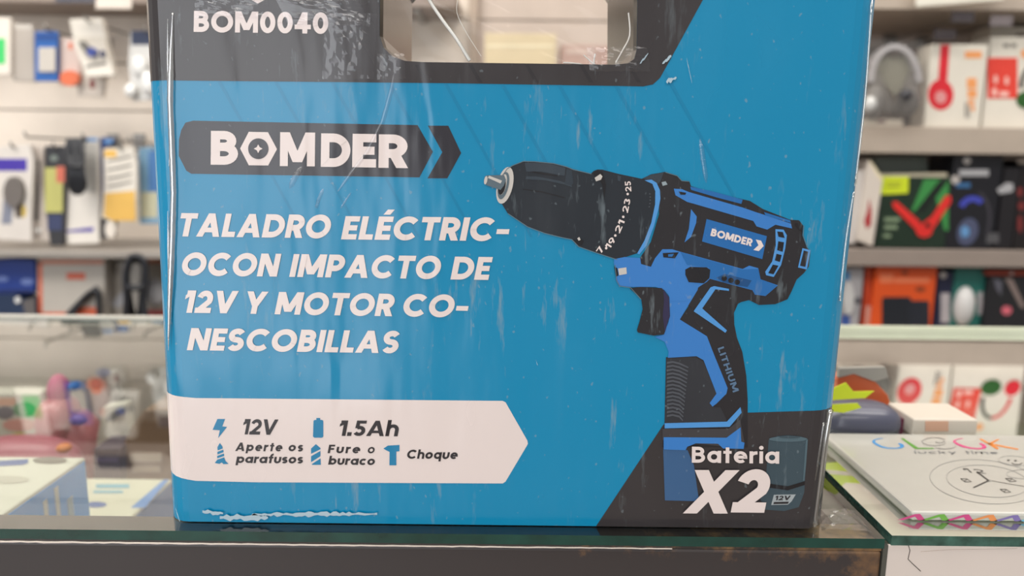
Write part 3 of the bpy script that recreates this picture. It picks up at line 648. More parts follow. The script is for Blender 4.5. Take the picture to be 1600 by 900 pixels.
# carton body behind the printed front
def ring(z):
    P = []; cb = DEP - RC
    for cx, cy, s0 in ((XR - RC, cb, 0), (XL + RC, cb, 90)):
        for i in range(7):
            t = math.radians(s0 + 15 * i); P.append((cx + RC * math.cos(t) + KS * (z - GLASS), cy + RC * math.sin(t), z))
    fr = [XL] + sorted(CUT)[0:6] + sorted(CUT)[6:] + [XR]
    fr = sorted(set(fr))
    return P + [tuple(wrap(x, z, -1)) for x in fr]
q0, q1 = ring(ZB), ring(ZT); n = len(q0)
back_i = 6                        # the edge between the two rear corners stays open for the handle hole
fs = [(i, (i + 1) % n, n + (i + 1) % n, n + i) for i in range(n) if i < 13 and i != back_i] + [(n - 1, 0, n, 2 * n - 1), (12 + 1, 13, n + 13, n + 13)][:1] + [(13, 14, n + 14, n + 13)] + [tuple(range(n))[::-1], tuple(range(n, 2 * n))]
pSide = film_print('print_side_dark', (40, 66, 80), .3)
mk('carton_sides', (q0 + q1, fs), pSide, box)
loops = [[Vector((x, z, 0)) for x, z in [(XL + RC, ZB), (XR - RC, ZB), (XR - RC, ZT), (XL + RC, ZT)]], [Vector((x, z, 0)) for x, z in hole]]
pts = [p for l in loops for p in l]
mk('carton_back', ([(p.x + KS * (p.y - GLASS), DEP, p.y) for p in pts], [tuple(t)[::-1] for t in tessellate_polygon(loops)]), pSide, box)
m = len(hole); hx = [(x + KS * (z - GLASS), z) for x, z in hole]
xc = sum(h[0] for h in hx) / m; zc = sum(h[1] for h in hx) / m
tv = [(x, .0005, z) for x, z in hx] + [(xc + (x - xc) * .985, .004, zc + (z - zc) * .985) for x, z in hx] + [(xc + (x - xc) * .985, DEP + .0005, zc + (z - zc) * .985) for x, z in hx]
tf = [(a + i, a + (i + 1) % m, a + m + (i + 1) % m, a + m + i) for a in (0, m) for i in range(m)]
mk('handle_opening', (tv, tf), mat('case_plastic', (66, 63, 56), 0.3, 0, 0.4, 0.1, 40), box, smooth=False)
fn = 26; fv, ff = [], []
x0, x1, z0, z1 = hx[1][0], hx[8][0], PX(800, 100, .30).z, PX(800, -86, .30).z
for j in range(fn + 1):
    for i in range(fn + 1):
        u, v = i / fn, j / fn
        fv.append((x0 + (x1 - x0) * u + .0004, .010 + .006 * math.sin(u * 9 + v * 4) * math.sin(v * 5) * math.sin(math.pi * u), z0 + (z1 - z0) * v))
ff = [(j * (fn + 1) + i, j * (fn + 1) + i + 1, (j + 1) * (fn + 1) + i + 1, (j + 1) * (fn + 1) + i) for j in range(fn) for i in range(fn)]
film = clear('shrink_film', (0.97, 0.965, 0.95), 0.015, 0.12, .8, .05, 25)
sf = mk('shrink_film', (fv, ff), film, box, smooth=True)
fold = mat('film_fold_highlight', (226, 224, 218), 0.15, 0, 0.5)  # clear film's highlight put into the folds as an opaque white colour
mk('film_fold_highlight', ptube([(662, -20), (672, 2), (692, 32), (714, 62), (734, 95)], .306, .0007), fold, sf)
for p, r in (([(716, -5), (714, 20), (728, 50), (752, 88)], .00012), ([(982, 20), (984, 55), (972, 80), (962, 98)], .0003), ([(912, 86), (925, 98), (938, 110)], .00025), ([(880, 98), (905, 100), (930, 108)], .0003), ([(930, 84), (928, 98), (934, 106)], .0003)):
    mk('film_fold_highlight', ptube(p, .302, r), fold, sf)
clr = clear('film_ridge', (0.95, 0.97, 0.95), .22, .08, 1.4)
for p, r in (([(1298, 640), (1288, 700), (1279, 770), (1272, 822)], .0012), ([(1287, 660), (1276, 730), (1262, 800), (1256, 826)], .0006), ([(1362, 0), (1352, 150), (1336, 290)], .0005), ([(1334, 300), (1322, 375), (1312, 470)], .0005)):
    mk('film_ridge', ptube(p, .301, r), clr, box, smooth=True)
rv = random.Random(21); bright = clear('film_bright', (.97, .98, .99), .62, .22, 1.0)
def ragged(p, r, Yr=.2998, n=110):
    out = []
    for i in range(n + 1):
        t = i / n * (len(p) - 1); k = min(int(t), len(p) - 2); f = t - k
        out.append(PX(p[k][0] * (1 - f) + p[k + 1][0] * f + rv.uniform(-.12, .12), p[k][1] * (1 - f) + p[k + 1][1] * f, Yr))
    return tube(out, [r * rv.uniform(.95, 1.05) * min(1, .15 + i / 26, .15 + (n - i) / 26) for i in range(n + 1)])
for p, r in (([(270, 20), (268, 90), (267, 160), (270, 240), (272, 300), (270, 380), (266, 470), (263, 540)], .0015), ([(262, 30), (263, 120), (268, 210), (264, 260)], .0006), ([(262, 330), (264, 420), (264, 510), (263, 548)], .0005)):
    mk('film_ridge', ragged(p, r), bright, box, smooth=True)
haze = clear('film_haze', (.98, .98, .99), .10, .30, 1.0)
for p, r in (([(619, 98), (612, 140), (598, 190), (574, 238), (548, 272), (517, 314)], .0011), ([(474, 258), (462, 276), (452, 296)], .0013), ([(507, 292), (498, 312), (494, 328)], .0009), ([(552, 296), (540, 314), (530, 330)], .0006),
             ([(1093, 214), (1098, 250), (1104, 290)], .0012)):
    mk('film_ridge', ragged(p, r, .3004), haze, box, smooth=True)
def crinkle(x0, y0, x1, y1, n, amp, lean=0):
    V, Fc = [], []; ph = [(rv.uniform(0, 6), rv.uniform(4, 16), rv.uniform(-12, 12)) for _ in range(6)]
    for j in range(n + 1):
        for i in range(n + 1):
            u, v = i / n, j / n; hgt = sum(abs(math.sin(q + a_ * u + b_ * v)) for q, a_, b_ in ph) / 6
            p = PX(x0 + (x1 - x0) * u + lean * v + rv.uniform(-1, 1), y0 + (y1 - y0) * v + rv.uniform(-1, 1), .30)
            V.append(p + Vector((0, -.0009 - amp * hgt * min(1, 5 * u * (1 - u), 5 * v * (1 - v) + .2), 0)))
    for j in range(n):
        for i in range(n): a = j * (n + 1) + i; Fc.append((a, a + n + 1, a + n + 2, a + 1))
    return V, Fc
crk_m = clear('film_crinkle', (.97, .97, .98), .045, .12, 1.0)
for q in ((510, 22, 590, 124, 16, .0022, -6), (306, -6, 420, 30, 16, .0018, 0), (432, 0, 560, 40, 16, .0016, 20), (590, 84, 634, 124, 10, .0014, 0), (916, 74, 1010, 112, 14, .0014, 6)):
    mk('film_crinkle', crinkle(*q), crk_m, box)

# ------------------------------------------------------------------ things on the counters
GR = H2
def sheet_print(outs, z, t):
    """flat marks lying on a horizontal face at height z"""
    V, Fc = [], []
    for q in outs:
        P = [PZ(x, y, z) for x, y in q]; k = len(V); n = len(P)
        V += [Vector((p.x, p.y, z + t)) for p in P]
        for a, b, c in tessellate_polygon([[Vector((p.x, p.y, 0)) for p in P]]):
            cr = (P[b] - P[a]).cross(P[c] - P[a]); Fc.append((a + k, b + k, c + k) if cr.z > 0 else (a + k, c + k, b + k))
    return V, Fc
CH = .0042; zc_ = GR + .0002
zt_ = zc_ + CH
n0 = PZ(1424, 800, zt_); f0 = PZ(1284, 676, zt_)
cx0 = (n0.x + f0.x) / 2; cx1 = cx0 + .150
ck = thing('clock_package', 'flat white package printed clock, lying on the pale glass counter', 'package', ((cx0 + cx1) / 2, (n0.y + f0.y) / 2, zc_))
mk('card_box', boxg(cx0, cx1, n0.y, f0.y, zc_, zt_), mat('package_white', (190, 189, 182), 0.2, 0, .6), ck, bevel=.0012)
C9 = C(1290, 660, 4.5)
def lines(pl, wd): return [q for p in pl for q in stroke(p, wd)]
title = {
 'letter_blue': ((40, 140, 205), [[(402, 112), (360, 116), (330, 128), (328, 142), (352, 160), (392, 178), (440, 186), (495, 187), (538, 182), (554, 170), (546, 156), (522, 146), (508, 150), (524, 162), (522, 174), (490, 181), (440, 179), (396, 168), (366, 152), (346, 138), (352, 124), (380, 118), (404, 116)]]),
 'letter_green': ((80, 150, 40), [[(528, 114), (546, 112), (652, 180), (756, 180), (764, 188), (630, 189)]]),
 'letter_grey': ((92, 92, 92), lines([E(765, 137, 86, 28, 26, 20, 330, 0), [(770, 138), (800, 146), (842, 134)], [(770, 180), (830, 190), (900, 182), (916, 168)]], 3.5)),
 'letter_pink': ((205, 60, 125), [[(965, 112), (930, 116), (900, 126), (894, 138), (920, 158), (962, 176), (1020, 187), (1080, 191), (1118, 187), (1134, 174), (1120, 158), (1092, 146), (1076, 150), (1102, 166), (1100, 178), (1066, 182), (1020, 177), (970, 164), (936, 150), (912, 136), (918, 126), (940, 119), (966, 117)]]),
 'letter_orange': ((220, 130, 45), [[(1078, 118), (1096, 116), (1222, 184), (1206, 192)], [(1206, 120), (1226, 120), (1172, 150), (1260, 168), (1360, 188), (1348, 194), (1250, 176), (1134, 152)]])}
for nm, (c, q) in title.items():
    mk(nm, sheet_print([C9(p) for p in q], zt_, .00015), mat(nm, c, .3), ck)
mk('lettering', sheet_print([C9(q) for q in word('lucky', (628, 220), (925, 222), 20, .16, -.5, .16) + word('time', (985, 222), (1215, 224), 20, .16, -.5, .16)], zt_, .00015), mat('ink_grey', (120, 122, 124), .4), ck)
dial = lines([E(1120, 418, 388, 152, 48, 0, 360, 6), E(1140, 414, 290, 110, 48, 0, 360, 6)], 3.0) + \
    lines([E(1330, 272, 114, 34, 30, 0, 360, 4), E(1400, 365, 128, 32, 30, 0, 360, 0), E(1152, 411, 14, 5, 10)], 3.0)
mk('dial_drawing', sheet_print([C9(q) for q in dial], zt_, .00012), mat('ink_fine', (140, 140, 138), .4), ck)
hands = [[(1058, 350), (1068, 346), (1150, 408), (1140, 412)], [(1140, 408), (1150, 414), (1046, 462), (1034, 458)]] + lines([[(1168, 412), (1395, 452)]], 2.5) + \
    [E(1285, 268, 11, 5, 10), E(1335, 271, 11, 5, 10)] + lines([arc(1345, 284, 36, 14, 0, 175, 10)], 5)
for nm, hs in (('minute_hand', hands[:1]), ('hour_hand', hands[1:2]), ('dial_line', hands[2:3]), ('smile_drawing', hands[3:])):
  mk(nm, sheet_print([C9(q) for q in hs], zt_, .00018), mat('ink_dark', (70, 68, 66), .4), ck)
dg = word('12', (990, 352), (1130, 362), 26, .12, -1.3, .3) + [q for e in ((985, 410), (1300, 408), (1262, 484)) for q in lines([[(e[0] - 36, e[1] - 12), (e[0] + 6, e[1] - 12), (e[0] + 40, e[1] + 8), (e[0] - 2, e[1] + 10), (e[0] - 36, e[1] - 12)], [(e[0] - 10, e[1] + 4), (e[0] + 8, e[1] - 6)]], 4)]
mk('numerals', sheet_print([C9(q) for q in dg], zt_, .00018), mat('ink_dark', (70, 68, 66), .4), ck)
# zigzag border along the near edge
zc_cols = ((200, 70, 130), (110, 170, 70), (200, 70, 130), (222, 140, 80), (125, 110, 170), (110, 180, 210), (110, 170, 70), (222, 140, 80))
for i, c in enumerate(zc_cols):
    x = 560 + 168 * i
    q = [[(x + 44, 626), (x + 78, 624), (x + 160, 660), (x + 112, 661), (x + 64, 640), (x + 8, 661), (x - 34, 660)]]
    P = [PX(*C9([p])[0], .30) for p in q[0]]
    V, Fc = [], []
    yy = n0.y - .00015
    V = [(PZ(*C9([p])[0], zt_ - .001).x, yy, zc_ + .0004 + CH * .72 * max(0, min(1, (661 - p[1]) / 37))) for p in q[0]]
    tri = tessellate_polygon([[Vector((v[0], v[2], 0)) for v in V]])
    mk('border_chevron', (V, [tuple(t) for t in tri]), mat('chevron_%d_%d' % (c[0], c[1]), c, .35), ck)
# crumpled clear tape on the dark counter's glass
rv = random.Random(5); G = []
a = PZ(1284, 830, GLASS); b = PZ(1362, 834, GLASS); c = PZ(1335, 800, GLASS); d = PZ(1282, 799, GLASS)
nn = 12; ph = [(rv.uniform(0, 6), rv.uniform(3, 13), rv.uniform(-9, 9)) for _ in range(5)]
for j in range(nn + 1):
    for i in range(nn + 1):
        u, v = i / nn, j / nn
        p = (a * (1 - u) + b * u) * (1 - v) + (d * (1 - u) + c * u) * v
        hgt = sum(abs(math.sin(q + r_ * u + t_ * v)) for q, r_, t_ in ph) / 5
        G.append((p.x + rv.uniform(-.0003, .0003), p.y + rv.uniform(-.0003, .0003), GLASS + .0003 + .0016 * hgt * min(1, 6 * u * (1 - u) + .2)))
f = [(j * (nn + 1) + i, j * (nn + 1) + i + 1, (j + 1) * (nn + 1) + i + 1, (j + 1) * (nn + 1) + i) for j in range(nn) for i in range(nn)]
lone('tape_scrap', (G, f), clear('crumpled_tape', (.84, .86, .86), .14, .22, 1.0), 'crumpled scrap of clear packing tape stuck on the glass beside the drill box', 'tape')

# a pouch and packs standing on the pale glass behind the clock package
Yp = .424; slp = mat('pouch_slate', (84, 86, 104), .35, 0, .3)
def on_glass(x, Y): p = PX(x, 600, Y); return Vector((p.x, p.y, H2 + .0002))
zg = on_glass(0, 1).z
def ground(o):
    for v in o.data.vertices: v.co.z = max(v.co.z, zg - ORG[o.name].z)
t = thing('pouch', 'slate grey pouch behind the clock package with two yellow notes stuck on it', 'pouch', on_glass(1345, Yp))
ground(mk('body', ell(1338, 658, 66, 34, Yp, .016, e=.7), slp, t, smooth=True))
mk('plum_side', slab([(1398, 652), (1413, 655), (1416, 680), (1398, 682)], Yp - .004, .008), mat('pouch_plum', (104, 40, 66), .4), t)
note = mat('note_yellow', (206, 222, 40), .5)
mk('sticky_note', slab([(1290, 612), (1322, 598), (1334, 612), (1366, 611), (1352, 622), (1290, 626)], Yp - .0165, .0006), note, t)
mk('sticky_note', slab([(1290, 633), (1340, 630), (1346, 637), (1318, 645), (1290, 642)], Yp - .0165, .0006), note, t)
t = thing('pack', 'orange film pack standing behind the slate pouch with the notes', 'pack', on_glass(1345, .455))
ground(mk('body', slab([(1308, 592), (1334, 582), (1368, 596), (1388, 618), (1392, 700), (1308, 700)], .450, .012), mat('pack_tangerine', (196, 92, 52), .35), t, bevel=.001))
mk('grey_header', slab([(1312, 576), (1384, 574), (1388, 590), (1366, 596), (1334, 584), (1310, 590)], .449, .004), mat('pack_smoke', (150, 148, 142), .3), t)
t = thing('flat_box', 'flat white box with a peach label lying behind the clock package', 'box', on_glass(1475, .424))
A = [PX(x, 660, .412).x for x in (1424, 1524)]
mk('carton', boxg(A[0], A[1], CAM.y + .4095, CAM.y + .440, zg, PX(1470, 655, .41).z), mat('flat_box_white', (206, 198, 186), .35), t, bevel=.001)
mk('peach_label', slab(R(1446, 658, 1482, 674), .4091, .0003), mat('label_peach', (206, 164, 140), .4), t)

# ------------------------------------------------------------------ inside the dark counter
zs = GLASS - .150
def inner_box(label, px_far, px_near, top, w_, cols, deco):
    ztop = GLASS - top
    fr, nr = PZ(*px_far, ztop), PZ(*px_near, ztop)
    x1 = (fr.x + nr.x) / 2; x0 = x1 - w_; y1 = fr.y; y0 = max(nr.y - .02, yb + .024)
    t = thing('gadget_box', label, 'box', ((x0 + x1) / 2, (y0 + y1) / 2, zs))
    mk('carton', boxg(x0, x1, y0, y1, zs, ztop), cols[0], t, bevel=.0015)
    mk('side_print', boxg(x1 + .0001, x1 + .0004, y0 + .002, y1 - .002, zs + .004, ztop - .002), cols[1], t)
    for nm, q, m in deco: mk(nm, sheet_print(q, ztop, .0003), m, t)
    return t
wht = mat('carton_white', (192, 188, 176), .35); blu = mat('carton_blue', (30, 165, 250), .35); gry = mat('dark_disc', (105, 100, 92), .4); nav = mat('ink_navy', (45, 80, 140), .4)
t = inner_box('white gadget box with a blue side lying inside the dark counter', (128, 714), (24, 795), .030, .16, (wht, blu),
    [('brand_panel', [[(-20, 722), (44, 718), (44, 724), (36, 727), (-20, 730)]], nav), ('product_picture', [E(78, 720, 27, 5.5, 20)], gry), ('round_picture', [E(12, 750, 34, 6, 20)], mat('disc_light', (170, 164, 152), .4))])
for i, (u0_, u1_, w0, w1, cc) in enumerate(((.25, .42, .4, .75, (30, 90, 170)), (.5, .54, .2, .75, (200, 205, 200)), (.62, .66, .15, .7, (200, 205, 200)), (.74, .8, .35, .6, (150, 185, 205)))):
    bb = [c for c in t.children if c.name.startswith('carton')][0]; vs_ = [v.co + ORG[t.name] for v in bb.data.vertices]
    X1 = max(v.x for v in vs_); Y0, Y1 = min(v.y for v in vs_), max(v.y for v in vs_); Z0, Z1 = min(v.z for v in vs_), max(v.z for v in vs_)
    mk('side_mark', boxg(X1 + .0005, X1 + .0008, Y0 + (Y1 - Y0) * u0_, Y0 + (Y1 - Y0) * u1_, Z1 - .06 * w1, Z1 - .06 * w0 + .004), mat('mark_%d' % cc[0], cc, .4), t)
inner_box('cream box with blue lettering behind the blue-sided gadget box in the counter', (266, 748), (222, 796), .082, .11, (mat('carton_cream', (190, 184, 166), .4), mat('stripe_blue', (70, 120, 180), .4)),
    [('blue_bands', [R(150, 757, 202, 763), R(146, 767, 192, 771)], mat('ink_teal', (95, 150, 170), .4)), ('emblem', [E(150, 789, 17, 4.5, 16)], nav),
     ('blue_stripe', [[(256, 750), (264, 750), (226, 794), (204, 794)]], mat('stripe_blue', (70, 120, 180), .4))])
# toys and packs further back under the glass
pk = mat('toy_pink', (190, 108, 118), .35, 0, .3); mg = mat('toy_magenta', (190, 40, 110), .3); pkd = mat('toy_pink_deep', (168, 88, 104), .35)
pt = PX(90, 700, .66)
toy = thing('toy_figure', 'pink plastic toy with a magenta horn seen through the counter glass', 'toy', (pt.x, pt.y, zs))
mk('body', ell(112, 706, 52, 76, .655, .026, e=.85), pk, toy, smooth=True)
mk('head', ell(92, 658, 27, 42, .645, .022, e=.7), pk, toy, smooth=True)
mk('horn', ell(92, 612, 16, 30, .648, .012), mg, toy, smooth=True)
mk('wing', ell(122, 656, 15, 9, .634, .005), mat('toy_purple', (112, 70, 128), .4), toy, smooth=True)
mk('ear', ell(116, 603, 7, 8, .650, .008), mat('toy_blue', (40, 90, 150), .4), toy, smooth=True)
pt = PX(40, 720, .585)
toy2 = thing('toy_ring', 'rounded pink plastic toy in front of the magenta-horned toy', 'toy', (pt.x, pt.y, zs))
mk('body', ell(40, 735, 98, 60, .585, .022, e=.8), pkd, toy2, smooth=True)
mk('button', ell(100, 700, 12, 8, .568, .006), mat('toy_orange', (200, 110, 40), .4), toy2, smooth=True)
def floor_of(root_px, Y): p = PX(root_px, 700, Y); return (p.x, p.y, zs)
# a picture pack: card with coloured panels
def picture_pack(name, label, cat, Y, outline, t, m, prints, group=None, base=None, body='card'):
    xs = [p[0] for p in outline]; ys = [p[1] for p in outline]
    p = PX((min(xs) + max(xs)) / 2, max(ys), Y)
    r = thing(name, label, cat, base or (p.x, p.y + t / 2, p.z), group)
    mk(body, slab(outline, Y, t), m, r, bevel=min(.0015, t * .3))
    for it in prints:
        nm, q, mm = it[:3]; dy = it[3] if len(it) > 3 else .0004; th = it[4] if len(it) > 4 else .0003
        qs = q if isinstance(q[0], list) else [q]
        mk(nm, join(*[slab(k, Y - dy - i * 2e-5, th) for i, k in enumerate(qs)]), mm, r)
    return r
picture_pack('toy_pack', 'toy pack with a green and yellow picture beside the pink toys', 'pack', .68, R(-30, 614, 63, 775), .02, mat('pack_white', (205, 196, 184), .4),
    [('green_picture', E(38, 640, 18, 12), mat('pic_green', (60, 140, 85), .4)), ('peach_picture', R(-20, 622, 24, 634), mat('pic_peach', (220, 160, 130), .4)), ('dark_picture', E(8, 645, 14, 10), mat('pic_dark', (80, 75, 90), .4)), ('yellow_picture', E(30, 684, 16, 8), mat('pic_yellow', (205, 200, 80), .4)), ('rose_picture', E(30, 664, 26, 10), mat('pic_rose', (215, 150, 140), .4), .0006)])
picture_pack('toy_pack', 'grey and white pack with dark shapes between pink toy and drill box', 'pack', .69, [(148, 588), (176, 580), (186, 620), (196, 700), (150, 790), (142, 700)], .015, mat('pack_grey', (160, 158, 156), .35),
    [('blue_picture', E(161, 582, 12, 7), mat('pic_blue', (70, 95, 140), .4)), ('dark_picture', E(150, 600, 9, 8), mat('pic_dark', (80, 75, 90), .4)), ('orange_picture', E(150, 612, 8, 5), mat('pic_orange', (200, 120, 90), .4))])
picture_pack('cable_pack', 'white pack with a dark plug leaning inside the dark counter', 'pack', .64, [(160, 636), (196, 630), (204, 694), (158, 702), (150, 790), (150, 690)], .012, mat('pack_white', (205, 196, 184), .4),
    [('plug', E(178, 650, 14, 6, 18, rot=-28), mat('plug_dark', (70, 74, 80), .4), .006, .006)])
picture_pack('cable_pack', 'slim dark bluish pack standing by the drill box inside the counter', 'pack', .70, [(222, 594), (240, 592), (246, 640), (240, 690), (226, 790), (220, 660)], .012, mat('pack_slate', (96, 100, 108), .4),
    [('green_picture', E(217 + 5, 634, 6, 7), mat('pic_lime', (140, 165, 110), .4))])
picture_pack('gadget_box', 'brown carton low in the dark counter next to the drill box', 'box', .60, [(204, 668), (226, 640), (330, 640), (330, 800), (190, 800), (190, 700)], .05, mat('carton_brown', (122, 92, 70), .5),
    [('pale_label', R(202, 708, 252, 722), mat('label_tan', (176, 152, 132), .5)), ('pale_label', R(206, 728, 250, 738), mat('label_tan', (176, 152, 132), .5))])
picture_pack('gadget_box', 'small dark violet box low in the counter right of the pink toys', 'box', .59, R(146, 700, 188, 800), .03, mat('carton_violet', (62, 50, 66), .45), [('lid_stripe', R(150, 716, 184, 722), mat('pic_violet', (90, 74, 104), .4))])

# ------------------------------------------------------------------ packs hanging on the left wall
hk = mat('hook_steel', (150, 146, 142), .3, .9)
def hook(label, x, y, Yf, tip=None, tagm=None):
    """display hook running from the slat groove to just past the pack"""
    a = PX(x, y, WALLY); b = PX(x, y, Yf)
    r = thing('display_hook', label, 'hook', (b.x, yw(WALLY) - .05, b.z), 'steel display hooks on the slatted wall')
    mk('rod', tube([(b.x, yw(WALLY), b.z), (b.x, yw(Yf) + .004, b.z)] + [(b.x, yw(Yf), b.z + .003), (b.x, yw(Yf) - .002, b.z + .010)], .0022), hk, r, smooth=True)
    mk('wall_clip', boxg(b.x - .012, b.x + .012, yw(WALLY) - .006, yw(WALLY) - .0005, b.z - .012, b.z + .016), hk, r)
    if tagm: mk('price_tag', boxg(b.x - .02, b.x + .02, yw(Yf) - .005, yw(Yf) - .003, b.z - .008, b.z + .010), tagm, r)
    return r
L1 = 'packs hanging in the top row left of the box'; L2 = 'packs hanging in the row under the cream wall strip'
grn = mat('pic_bright_green', (70, 200, 110), .35); white = mat('pack_bright_white', (224, 216, 206), .35); greyp = mat('pack_film_grey', (176, 168, 160), .3)
blister = clear('blister', (.96, .95, .93), .10, .06, 1.0)
picture_pack('adapter_pack', 'white pack with a bright green panel at the far left edge, top row', 'pack', 1.46, R(-30, 27, 16, 117), .012, white, [('green_panel', R(-20, 60, 8, 100), grn)], L1)
picture_pack('adapter_pack', 'grey film pack left of the small blue card, top row', 'pack', 1.47, [(19, 34), (52, 44), (54, 128), (20, 126)], .012, greyp, [('header_fold', R(22, 38, 50, 46), mat('fold_pale', (196, 190, 182), .3))], L1)
picture_pack('adapter_card', 'small blue hanging card with a pale window, top row', 'pack', 1.46, R(54, 49, 90, 127), .006, mat('card_blue', (44, 96, 168), .35),
    [('window', R(60, 74, 86, 112), mat('window_pale', (196, 190, 182), .25), .004, .0035), ('header_print', R(57, 52, 88, 64), mat('card_navy', (36, 74, 140), .35))], L1)
picture_pack('adapter_pack', 'pinkish clear pack holding an orange plug, top row', 'pack', 1.47, [(90, 60), (122, 60), (128, 134), (92, 134)], .008, mat('pack_blush', (206, 186, 178), .3),
    [('orange_plug', E(108, 122, 15, 12), mat('plug_orange', (214, 110, 74), .4), .010, .010), ('orange_mark', E(110, 72, 3, 6), mat('plug_orange', (214, 110, 74), .4))], L1)
r = picture_pack('adapter_blister', 'white blister pack holding small dark and blue adapters, top row', 'pack', 1.44, [(108, 30), (158, 28), (178, 118), (134, 120), (116, 70)], .016, mat('pack_pearl', (226, 220, 210), .3),
    [('adapter_plug', [(122, 66), (130, 64), (142, 76), (136, 84)], mat('plug_grey', (110, 108, 104), .3), .008, .008), ('blue_plug', E(142, 81, 7, 7), mat('plug_blue', (52, 72, 160), .35), .010, .010), ('small_plug', E(159, 84, 3, 6), mat('plug_navy', (50, 56, 100), .4), .006, .006),
     ('crease_print', [(134, 102), (166, 96), (166, 101), (134, 107)], mat('mark_grey', (130, 126, 120), .4))], L1)
mk('blister', slab([(118, 58), (160, 58), (168, 92), (132, 92)], 1.428, .014), blister, r)
picture_pack('adapter_pack', 'dull white pack with a dark red spot under the adapter blister', 'pack', 1.475, [(122, 120), (166, 118), (160, 152), (120, 150)], .010, mat('pack_dull', (196, 186, 176), .35), [('red_spot', E(144, 131, 4, 8), mat('spot_red', (120, 50, 46), .4))], L1)
r = picture_pack('clear_bag', 'clear bag with a navy header and shiny white contents beside the box', 'bag', 1.45, [(203, 50), (246, 46), (248, 156), (206, 158), (200, 100)], .006, mat('bag_white', (206, 204, 200), .15, 0, .6),
    [('header', R(205, 48, 246, 70), mat('header_navy', (44, 54, 84), .35))], L1)
for px, py, rx, ry in ((218, 104, 12, 16), (204, 142, 9, 11), (232, 130, 12, 18)):
    mk('plug', ell(px, py, rx, ry, 1.44, .010), mat('plug_gloss_white', (226, 226, 224), .08, 0, .8), r, smooth=True)
for lab, x, y, Yf in (('steel hook holding the small blue card', 72, 46, 1.45), ('steel hook holding the white adapter blister', 134, 32, 1.425), ('steel hook holding the navy-headed clear bag', 226, 50, 1.44)):
    hook(lab, x, y, Yf)
picture_pack('price_label', 'cream price holder hanging from the top left shelf edge', 'label', 1.385, R(149, -20, 205, 14), .004, mat('label_cream', (216, 206, 196), .4), [('rim', R(149, 11, 205, 14), mat('label_rim', (196, 184, 172), .4))])
picture_pack('price_label', 'dark bluish price holder on the top left shelf edge', 'label', 1.388, R(86, -20, 148, 4), .004, mat('label_dark', (70, 70, 82), .4), [('rim', R(86, 1, 148, 4), mat('label_rim_dark', (90, 88, 96), .4))])
# second row
hook('bare steel hook sticking out above the dark-headed pack', 40, 214, 1.36)
pur = mat('band_purple', (70, 52, 160), .35)
r = picture_pack('camera_pack', 'white pack with a purple band and a grey camera picture at the left edge', 'pack', 1.43, [(-40, 232), (46, 226), (52, 250), (48, 340), (49, 378), (-40, 372)], .014, mat('pack_clearish', (214, 208, 202), .25),
    [('purple_band', R(-30, 248, 42, 267), pur), ('camera_picture', E(20, 300, 15, 24), mat('pic_grey', (108, 102, 98), .35), .010, .010), ('stand_picture', [(6, 312), (20, 312), (18, 350), (2, 350)], mat('pic_slate', (130, 134, 150), .35)), ('yellow_spot', E(37, 330, 4, 10), mat('spot_yellow', (206, 180, 90), .4)), ('dark_picture', R(24, 305, 34, 340), mat('pic_brown', (90, 78, 70), .4), .0006)], L2)
r = picture_pack('cable_pack', 'slim pack with a dark strip beside the purple-banded pack', 'pack', 1.45, [(50, 230), (68, 230), (66, 290), (78, 378), (52, 372)], .012, mat('pack_warm', (196, 186, 178), .3),
    [('dark_strip', [(55, 250), (62, 250), (62, 300), (60, 345), (49, 345), (54, 300)], mat('strip_dark', (52, 50, 58), .4)), ('shiny_dot', E(59, 360, 4, 4), mat('plug_gloss_white', (226, 226, 224), .08, 0, .8), .004, .004)], L2)
picture_pack('accessory_pack', 'black-headed pack with a yellow-green picture and navy foot', 'pack', 1.44, [(70, 228), (100, 228), (102, 300), (98, 384), (78, 384), (69, 300)], .012, mat('pack_black', (50, 50, 54), .35),
    [('picture', R(70, 262, 98, 332), mat('pic_olive', (186, 184, 110), .4)), ('red_picture', R(88, 260, 101, 285), mat('pic_coral', (206, 110, 90), .4), .0007), ('navy_panel', R(74, 335, 97, 360), mat('panel_navy', (54, 62, 96), .4)), ('silver_mark', E(84, 247, 6, 5), mat('mark_silver', (120, 130, 124), .3))], L2)
picture_pack('cable_pack', 'tall white pack with a thin purple line near its foot', 'pack', 1.45, [(104, 216), (153, 214), (154, 300), (155, 380), (106, 382), (99, 350), (100, 280)], .014, mat('pack_tall_white', (224, 219, 212), .3),
    [('purple_line', [(104, 360), (146, 355), (146, 362), (104, 363)], pur), ('grey_panel', R(128, 224, 152, 300), mat('panel_grey', (186, 184, 180), .35)), ('blue_top', R(124, 215, 152, 221), mat('panel_sky', (96, 140, 190), .4), .0006)], L2)
t = thing('cable_coil', 'black cable bundle hanging in front of the tall white pack', 'cable', tuple(PX(116, 303, 1.41)))
for i in range(7):
    x = 108 + i * 3.2
    mk('cable_loop', ptube([(x, 216, 1.415), (x - 4 + i, 240, 1.405 + .003 * (i % 3)), (x + 2, 268, 1.40), (x + 2 + i * .6, 290, 1.405), (118 + i, 302, 1.412), (121 + i * .8, 288, 1.42), (114 + i * 1.5, 250, 1.425), (x + 4, 218, 1.42)], 1.41, .0042, closed=False), mat('cable_black', (36, 38, 44), .4), t, smooth=True)
mk('cable_tie', ptube([(106, 258), (116, 261, 1.392), (132, 258)], 1.40, .003), mat('cable_black', (36, 38, 44), .4), t)
picture_pack('cable_pack', 'narrow navy pack between the tall white pack and the yellow card', 'pack', 1.46, [(153, 214), (176, 216), (176, 224), (162, 232), (160, 340), (155, 340)], .010, mat('pack_royal', (46, 66, 120), .35), [('sky_fold', R(163, 218, 176, 224), mat('panel_sky', (96, 140, 190), .4))], L2)
